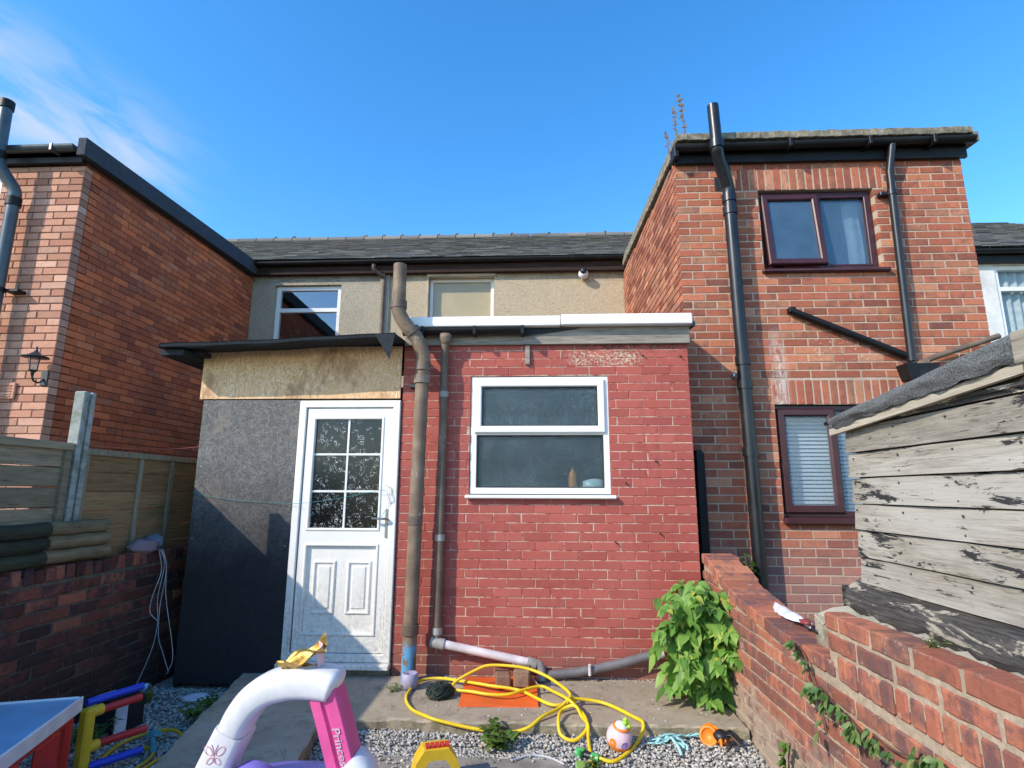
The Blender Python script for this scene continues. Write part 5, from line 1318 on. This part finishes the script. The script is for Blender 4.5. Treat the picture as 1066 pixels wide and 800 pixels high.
# butterfly decal on the front post: thin raised lines following its face
mb=MB(); ax=Vector((-.43,0,-.9)).normalized(); c0=Vector((-1.262,YC-.0785,.535)); ux=Vector((1,0,0)); uz=Vector((0,0,1))
def bf(pts): mb.tube([c0+ux*(a*.034)+uz*(b*.034) for a,b in pts],.0012,5,False)
for sgn in (-1,1):
    for (ca,cb,ra,rb,an) in ((.72,.62,.62,.34,.75),(.45,-.42,.42,.27,-.75)):
        pts=[]
        for i in range(17):
            k=2*math.pi*i/16; x=ca+ra*math.cos(k)*math.cos(an)-rb*math.sin(k)*math.sin(an); y=cb+ra*math.cos(k)*math.sin(an)+rb*math.sin(k)*math.cos(an)
            pts.append((sgn*x,y))
        bf(pts)
    bf([(0,.15),(sgn*.15,.8),(sgn*.4,1.25)])
bf([(0,.3),(0,-.55)])
mb.build('butterfly_decal',m_decal,lg)
# faded silver lettering running down the pink post
cu=bpy.data.curves.new('lettering','FONT'); cu.body='Princess'; cu.size=.062; cu.extrude=.0012; cu.align_x='LEFT'; cu.shear=.25
tmp=bpy.data.objects.new('lettering',cu); COL.objects.link(tmp); bpy.context.view_layer.update()
me=bpy.data.meshes.new_from_object(tmp.evaluated_get(bpy.context.evaluated_depsgraph_get())); bpy.data.objects.remove(tmp)
dirv=Vector((.055,0,-.16)).normalized(); upv=Vector((.16,0,.055)).normalized()
mb=MB(); o0=Vector((-.812,YC-.061,.640)); S=.78
mb.add([o0+dirv*(v.co.x*S)+upv*(v.co.y*.7)+Vector((0,-1,0))*v.co.z for v in me.vertices],[tuple(p.vertices) for p in me.polygons],(.5,.5,.5,1)); mb.build('lettering',m_silver,bp)
# crumpled gold thing lying on the handle
mb=MB(); T=Matrix.Translation((-.955,2.385,.868))@Euler((rad(18),rad(-9),rad(14))).to_matrix().to_4x4()@Matrix.Scale(1.2,4)
def gl(u,v):
    x=-.085+u*.16; w=(.045*math.sin(min(1,u*1.15+.06)*math.pi*.62+.15)); y=(v-.5)*2*w
    z=.012*math.sin(u*9+v*5)+.010*math.sin(v*11+u*3)+.035*u*u+(.022*abs(v-.5))
    return T@Vector((x,y,z))
mb.grid(gl,22,12); mb.grid(lambda u,v: T@Vector((-.08+u*.12,(v-.5)*.055*(1-u*.4)-.01,-.018+.006*math.sin(u*12))),12,5)
mb.grid(lambda u,v: T@Vector((.045+.02*math.sin(v*3),(v-.5)*.06,-.015+u*.06)),6,6,mi=1)
tag(mb.build('gold_ornament',[m_gold,p_ballpink]),'crumpled gold leaf shaped ornament lying on the white arched handle','ornament')
# bits of coloured plastic lying under the handle
t=empty('toy_tool',(-1.02,3.0,.02),'small yellow and red toy tool behind the pink post','toy')
mb=MB(); mb.tube([(-1.24,3.02,.05),(-1.06,2.98,.16)],.016,8); mb.box((-1.10,2.94,.12),(-1.03,3.0,.20),.012); mb.build('yellow_part',p_yellow,t)
mb=MB(); mb.tube([(-1.28,2.96,.04),(-1.12,2.92,.15)],.014,8); mb.build('red_part',p_red,t)

# ------------------------------------------------------------------ TOYS LOWER LEFT
e1=Vector((.296,-.955,0)); e2=Vector((-.955,-.296,0)); T0=Matrix(((e1.x,e2.x,0,-2.47),(e1.y,e2.y,0,3.16),(0,0,1,0),(0,0,0,1)))
t=empty('play_table',T0@Vector((.4,.28,0)),'red legged toy play table with white rim and light blue top','toy table')
mb=MB(); mb.box((0,0,.375),(.95,.016,.452),.006,M=T0); mb.box((0,.016,.375),(.016,.54,.452),.006,M=T0); mb.box((0,.54,.375),(.95,.556,.452),.006,M=T0); mb.box((.934,.016,.375),(.95,.54,.452),.006,M=T0); mb.build('rim',p_white,t)
mb=MB(); mb.box((.017,.017,.41),(.933,.538,.443),M=T0); tp=mb.build('top',p_sky,t)
mb=MB(); mb.box((.08,.40,.4445),(.90,.535,.449),.002,M=T0); mb.build('blue_strip',p_navy,tp)
for (a,b) in ((.02,.02),(.87,.02),(.02,.47),(.87,.47)):
    mb=MB(); mb.box((a,b,0),(a+.06,b+.06,.374),.016,M=T0); mb.build('leg',p_red,t)
mb=MB(); mb.box((.14,.025,.0),(.36,.05,.34),.012,M=T0); mb.box((.08,.028,.335),(.88,.045,.376),.005,M=T0); mb.box((.5,.025,0),(.7,.05,.34),.012,M=T0); mb.build('side_panel',p_red,t)
# tubular frame toy
t=empty('activity_toy',(-2.50,3.27,0),'yellow plastic toy frame with red and blue tubular bars','toy')
mb=MB(); Mf=Matrix.Translation((-2.495,3.235,0))@Matrix.Rotation(rad(-17),4,'Z'); mb.box((-.035,-.025,0),(.03,.03,.36),.010,M=Mf); mb.tube([Mf@Vector((.0,.0,.335)),Mf@Vector((.0,.075,.335))],.030,12); mb.tube([Mf@Vector((.0,.0,.155)),Mf@Vector((.0,.075,.155))],.030,12); mb.build('post',p_yellow,t)
def bar(p,q,mat): mb=MB(); mb.tube([p,q],.021,12); mb.build('bar',mat,t)
bar((-2.50,3.28,.325),(-2.36,3.47,.345),p_red); bar((-2.56,3.30,.365),(-2.42,3.56,.375),p_blue); bar((-2.49,3.29,.155),(-2.33,3.50,.165),p_red); bar((-2.47,3.26,.06),(-2.30,3.44,.075),p_blue)
# black box with pale label and card
t=empty('black_box',(-2.82,3.86,0),'black box with pale label patches beside the shaded wall','box')
mb=MB(); Mb=Matrix.Translation((-2.82,3.90,.0))@Matrix.Rotation(rad(-18),4,'Z'); mb.box((-.14,-.10,0),(.14,.10,.20),.006,M=Mb); mb.build('body',p_blackp,t)
mb=MB(); mb.box((-.13,-.104,.10),(-.05,-.1005,.185),M=Mb); mb.box((-.125,-.104,.02),(-.06,-.1005,.07),M=Mb); mb.box((-.11,-.07,.2005),(-.02,.06,.204),M=Mb); mb.build('label_patch',m_card,t)
mb=MB(); mb.box((.143,-.105,.0),(.158,-.03,.215),.003,M=Mb); mb.build('side_card',m_card,t)
# can
t=empty('drinks_can',(-2.86,4.36,.01),'tilted yellow green tin on the gravel in the porch corner','can')
T=Matrix.Translation((-2.90,4.32,.04))@Euler((rad(38),rad(22),0)).to_matrix().to_4x4()
mb=MB(); mb.lathe([(.035,0),(.042,.01),(.042,.12),(.036,.13)],T,20); mb.build('body',plain('yellow_green_tin',(.22,.24,.04),.4,var=.5,scale=20),t)
mb=MB(); mb.lathe([(.0,.126),(.033,.126),(.037,.134),(.036,.128)],T,20); mb.lathe([(0,0),(.035,0)],T,20); mb.build('lid',m_tin,t)
mb=MB(); mb.blob((-2.55,4.37,.03),(.12,.07,.028),3,.5,seed=8); tag(mb.build('plastic_bag',m_bag),'crumpled white plastic scrap on the shaded gravel','plastic bag')
# teal spade
t=MB(); t.tube([(-2.36,3.62,.055),(-2.27,3.50,.05)],.016,8); t.grid(lambda u,v: Vector((-2.46+.085*u+.05*v,3.72-.08*v+.02*u-.01,.05+.02*math.sin(u*3.1))),6,5); tag(t.build('toy_spade',p_teal),'teal plastic toy spade lying across the dull yellow hose','toy spade')

# ------------------------------------------------------------------ BAG ON THE RIGHT WALL
t=empty('plastic_bag',(1.45,3.35,.86),'white plastic bag with red print lying on the right wall coping','plastic bag')
from mathutils import noise as mno
nzb=lambda a,b: mno.noise(Vector((a,b,.7)))
def bag(u,v):
    y=3.66-u*.50; w=.042*math.sin(min(1,u*1.05+.08)*math.pi)+.01
    return Vector((1.455+(v-.5)*2*w-.02*u,y,.852+.034*math.sin(v*math.pi)*(1-.4*u)+.009*nzb(u*7,v*3)))
mb=MB(); mb.grid(bag,26,10); mb.build('bag_body',m_bag,t)
mb=MB(); mb.blob((1.415,3.20,.872),(.022,.045,.016),2,.4,seed=5); mb.build('red_print',plain('dull_red_print',(.28,.05,.05),.5),t)
mb=MB(); mb.blob((1.41,3.04,.865),(.03,.06,.02),2,.5,seed=7); mb.build('dark_tag',p_blackp,t)

# ------------------------------------------------------------------ PLANTS
rr=random.Random(77)
t=empty('leafy_bush',(1.2,4.3,.1),'large bright green leafy plant at the foot of the right wall','plant')
mb=MB(); ms=MB()
for k in range(70):
    # stems fan out from the foot of the wall and arch forward
    a=rr.uniform(0,1); b=rr.uniform(0,1)
    base=(1.17+rr.uniform(-.06,.08),4.30+rr.uniform(-.1,.12),.12)
    tip=Vector((.78+.66*a,3.93+.45*rr.random(),.14+ (.76-.45*abs(a-.5)**1.5)*(b**.62)))
    if a>.8: tip.y-=.12
    mid=Vector((1.14+ (tip.x-1.14)*.45,4.3+(tip.y-4.3)*.45,max(.25,tip.z*.85+.10)))
    path=smooth_path([base,mid,tip],7)
    ms.tube(path,lambda s:.006*(1-.6*s),6,False)
    for i in range(3,len(path)):
        p=path[i]; dirn=(path[i]-path[i-1]).normalized()
        for sgn in (-1,0,1):
            if rr.random()<.15: continue
            ang=rr.uniform(0,6.3)
            out=Vector((math.cos(ang),math.sin(ang)*.8-.6,rr.uniform(-.35,.35))).normalized()
            L=rr.choice((rr.uniform(.03,.055),rr.uniform(.055,.09),rr.uniform(.075,.125)))*(1-.25*(i>len(path)-3))
            mb.leaf(p+out*.012,out+dirn*.3,(rr.uniform(-.35,.15),-.55+rr.uniform(-.3,.3),1),L,L*rr.uniform(.6,.8),rr.uniform(.12,.4),rr.uniform(.35,1.0),(min(1,max(0,rr.gauss(.5,.28))),rr.random(),0,1))
ms.build('stem',m_stem,t); mb.build('foliage',m_leaf,t)

def vine(pts,n,label,seed,Lf,mat=m_vine):
    rr=random.Random(seed); t=empty('vine',pts[0],label,'plant','brambles trailing on the right wall'); path=smooth_path(pts,6)
    ms=MB(); ms.tube(path,.004,6,False); ms.build('stem',m_stem_red,t)
    mb=MB()
    for k in range(n):
        i=rr.randrange(len(path)); p=path[i]
        out=Vector((-1,rr.uniform(-.9,.9),rr.uniform(-.6,.8))).normalized(); q=p+out*rr.uniform(.01,.05)
        sd=out.cross(Z3).normalized()
        for s_ in (-1,0,1):
            L=rr.uniform(*Lf); d=(out*.5+sd*s_*.9+Vector((0,0,rr.uniform(-.7,.1)))).normalized()
            mb.leaf(q,d,(-1,0,.5),L,L*.72,.25,.4,(rr.random(),rr.random(),0,1))
    mb.build('foliage',mat,t); return t
vine([(1.292,3.02,.80),(1.28,2.93,.78),(1.275,2.86,.70),(1.275,2.80,.62),(1.28,2.78,.5)],15,'trailing bramble sprig near the step in the right wall',51,(.025,.048))
vine([(1.28,2.82,.68),(1.27,2.68,.66),(1.275,2.56,.64),(1.27,2.46,.62)],26,'trailing bramble along the middle of the right wall face',52,(.025,.05))
vine([(1.28,2.40,.64),(1.27,2.28,.64),(1.27,2.15,.665),(1.28,2.02,.70)],20,'trailing bramble nearest the camera on the right wall face',53,(.02,.045))
vine([(1.285,3.22,.06),(1.27,3.20,.15),(1.265,3.18,.23),(1.27,3.16,.30)],17,'short bramble growing up the foot of the right wall',54,(.025,.045),m_weed)
tuft('weed',(1.40,2.16,1.0),.05,.05,40,m_vine,'tiny mossy weed on the cement ledge below the shed','weed',61,(.015,.03))
# dry weeds on the roof corner
t=empty('roof_weed',(1.45,5.2,4.95),'dry pinkish seeding weeds growing on the roof corner of the wing','weed')
mb=MB(); ms=MB(); rr=random.Random(3)
for (x,y,h,b) in ((1.44,5.16,.50,-.02),(1.53,5.15,.66,-.05),(1.36,5.18,.22,-.03)):
    path=smooth_path([(x,y,4.96),(x+b*.2,y,4.96+h*.5),(x+b,y,4.96+h)],6); ms.tube(path,.004,5,False)
    for k in range(int(95*h)):
        s=rr.uniform(.35,1); p=path[int(s*(len(path)-1))]; a=rr.uniform(0,6.3); d=Vector((math.cos(a),math.sin(a),rr.uniform(.2,1.2)))
        L=rr.uniform(.025,.055); mb.leaf(p,d,(0,0,1),L,L*.5,.2,.1,(rr.random(),rr.random(),0,1),segs=2)
ms.build('stem',m_stem_red,t); mb.build('seedhead',m_dry,t)

# ------------------------------------------------------------------ CAMERA, SUN, SKY
cam=bpy.data.cameras.new('camera'); co=bpy.data.objects.new('camera',cam); COL.objects.link(co)
cam.sensor_width=36; cam.lens=575/1066*36; cam.clip_start=.05; cam.clip_end=1000
co.matrix_world=Matrix.Translation((0,0,1.55))@Matrix.Rotation(rad(2.7),4,'Z')@Matrix.Rotation(rad(101),4,'X')@Matrix.Rotation(rad(.2),4,'Z')
scene.camera=co
sun=bpy.data.lights.new('sun','SUN'); so=bpy.data.objects.new('sun',sun); COL.objects.link(so)
sd=Vector((1.3,1.0,-1.08)).normalized(); so.rotation_euler=sd.to_track_quat('-Z','Y').to_euler(); so.location=(-8,-6,9)
sun.energy=5.0; sun.angle=rad(.5); sun.color=(1,.91,.76)
wd=bpy.data.worlds.new('World'); scene.world=wd; wd.use_nodes=True
nt=wd.node_tree; bg=nt.nodes['Background']
sky=nt.nodes.new('ShaderNodeTexSky'); sky.sky_type='NISHITA'; sky.sun_disc=False
to=-sd; sky.sun_elevation=math.asin(to.z); sky.sun_rotation=math.atan2(to.x,to.y)
sky.air_density=1.0; sky.dust_density=.3; sky.ozone_density=2.0
bg.inputs['Strength'].default_value=.15
def ray(px,py):
    d=Vector(((px-533)/575,-(py-400)/575,-1)); return (co.matrix_world.to_3x3()@d).normalized()
d1,d2=ray(-20,95),ray(225,235); c=((d1+d2)/2).normalized(); ax=(d2-d1).normalized(); pe=c.cross(ax).normalized(); ext_=(d2-d1).length/2
tc=nt.nodes.new('ShaderNodeTexCoord')
def dot(v):
    n=nt.nodes.new('ShaderNodeVectorMath'); n.operation='DOT_PRODUCT'; n.inputs[1].default_value=v; nt.links.new(tc.outputs['Generated'],n.inputs[0]); return n.outputs['Value']
def mth(op,a,b):
    n=nt.nodes.new('ShaderNodeMath'); n.operation=op
    for i,v in enumerate((a,b)):
        if isinstance(v,(int,float)): n.inputs[i].default_value=v
        else: nt.links.new(v,n.inputs[i])
    return n.outputs[0]
def stp(v,a,b,lo=0,hi=1):
    n=nt.nodes.new('ShaderNodeMapRange'); n.interpolation_type='SMOOTHSTEP'
    for i,k in ((1,a),(2,b),(3,lo),(4,hi)): n.inputs[i].default_value=k
    nt.links.new(v,n.inputs[0]); return n.outputs[0]
s_=dot(ax); p_=dot(pe); f_=dot(c)
cx=nt.nodes.new('ShaderNodeCombineXYZ'); nt.links.new(mth('MULTIPLY',s_,3.0),cx.inputs[0]); nt.links.new(mth('MULTIPLY',p_,9.0),cx.inputs[1])
nz=nt.nodes.new('ShaderNodeTexNoise'); nz.inputs['Scale'].default_value=3.2; nz.inputs['Detail'].default_value=8; nz.inputs['Roughness'].default_value=.5; nz.inputs['Distortion'].default_value=.6
nt.links.new(cx.outputs[0],nz.inputs['Vector'])
band=mth('MULTIPLY',stp(p_,-.14,-.01),stp(p_,.0,.07,1,0)); band=mth('MULTIPLY',band,stp(s_,-ext_*.2,ext_*1.05,1,0)); band=mth('MULTIPLY',band,stp(f_,.3,.6))
mk=mth('MULTIPLY',band,stp(nz.outputs['Fac'],.25,.7))
mx=nt.nodes.new('ShaderNodeMix'); mx.data_type='RGBA'; nt.links.new(mth('MULTIPLY',mk,.7),mx.inputs[0]); gr=nt.nodes.new('ShaderNodeHueSaturation'); gr.inputs['Saturation'].default_value=1.35; gr.inputs['Value'].default_value=2.4; gr.inputs['Hue'].default_value=.5
nt.links.new(sky.outputs[0],gr.inputs['Color']); nt.links.new(gr.outputs[0],mx.inputs[6]); mx.inputs[7].default_value=(5.2,5.5,6.0,1)
nt.links.new(mx.outputs[2],bg.inputs['Color'])
scene.view_settings.view_transform='Standard'; scene.view_settings.look='None'; scene.view_settings.exposure=0; scene.view_settings.gamma=1
for o in COL.objects:
    if '_w' in o: del o['_w']
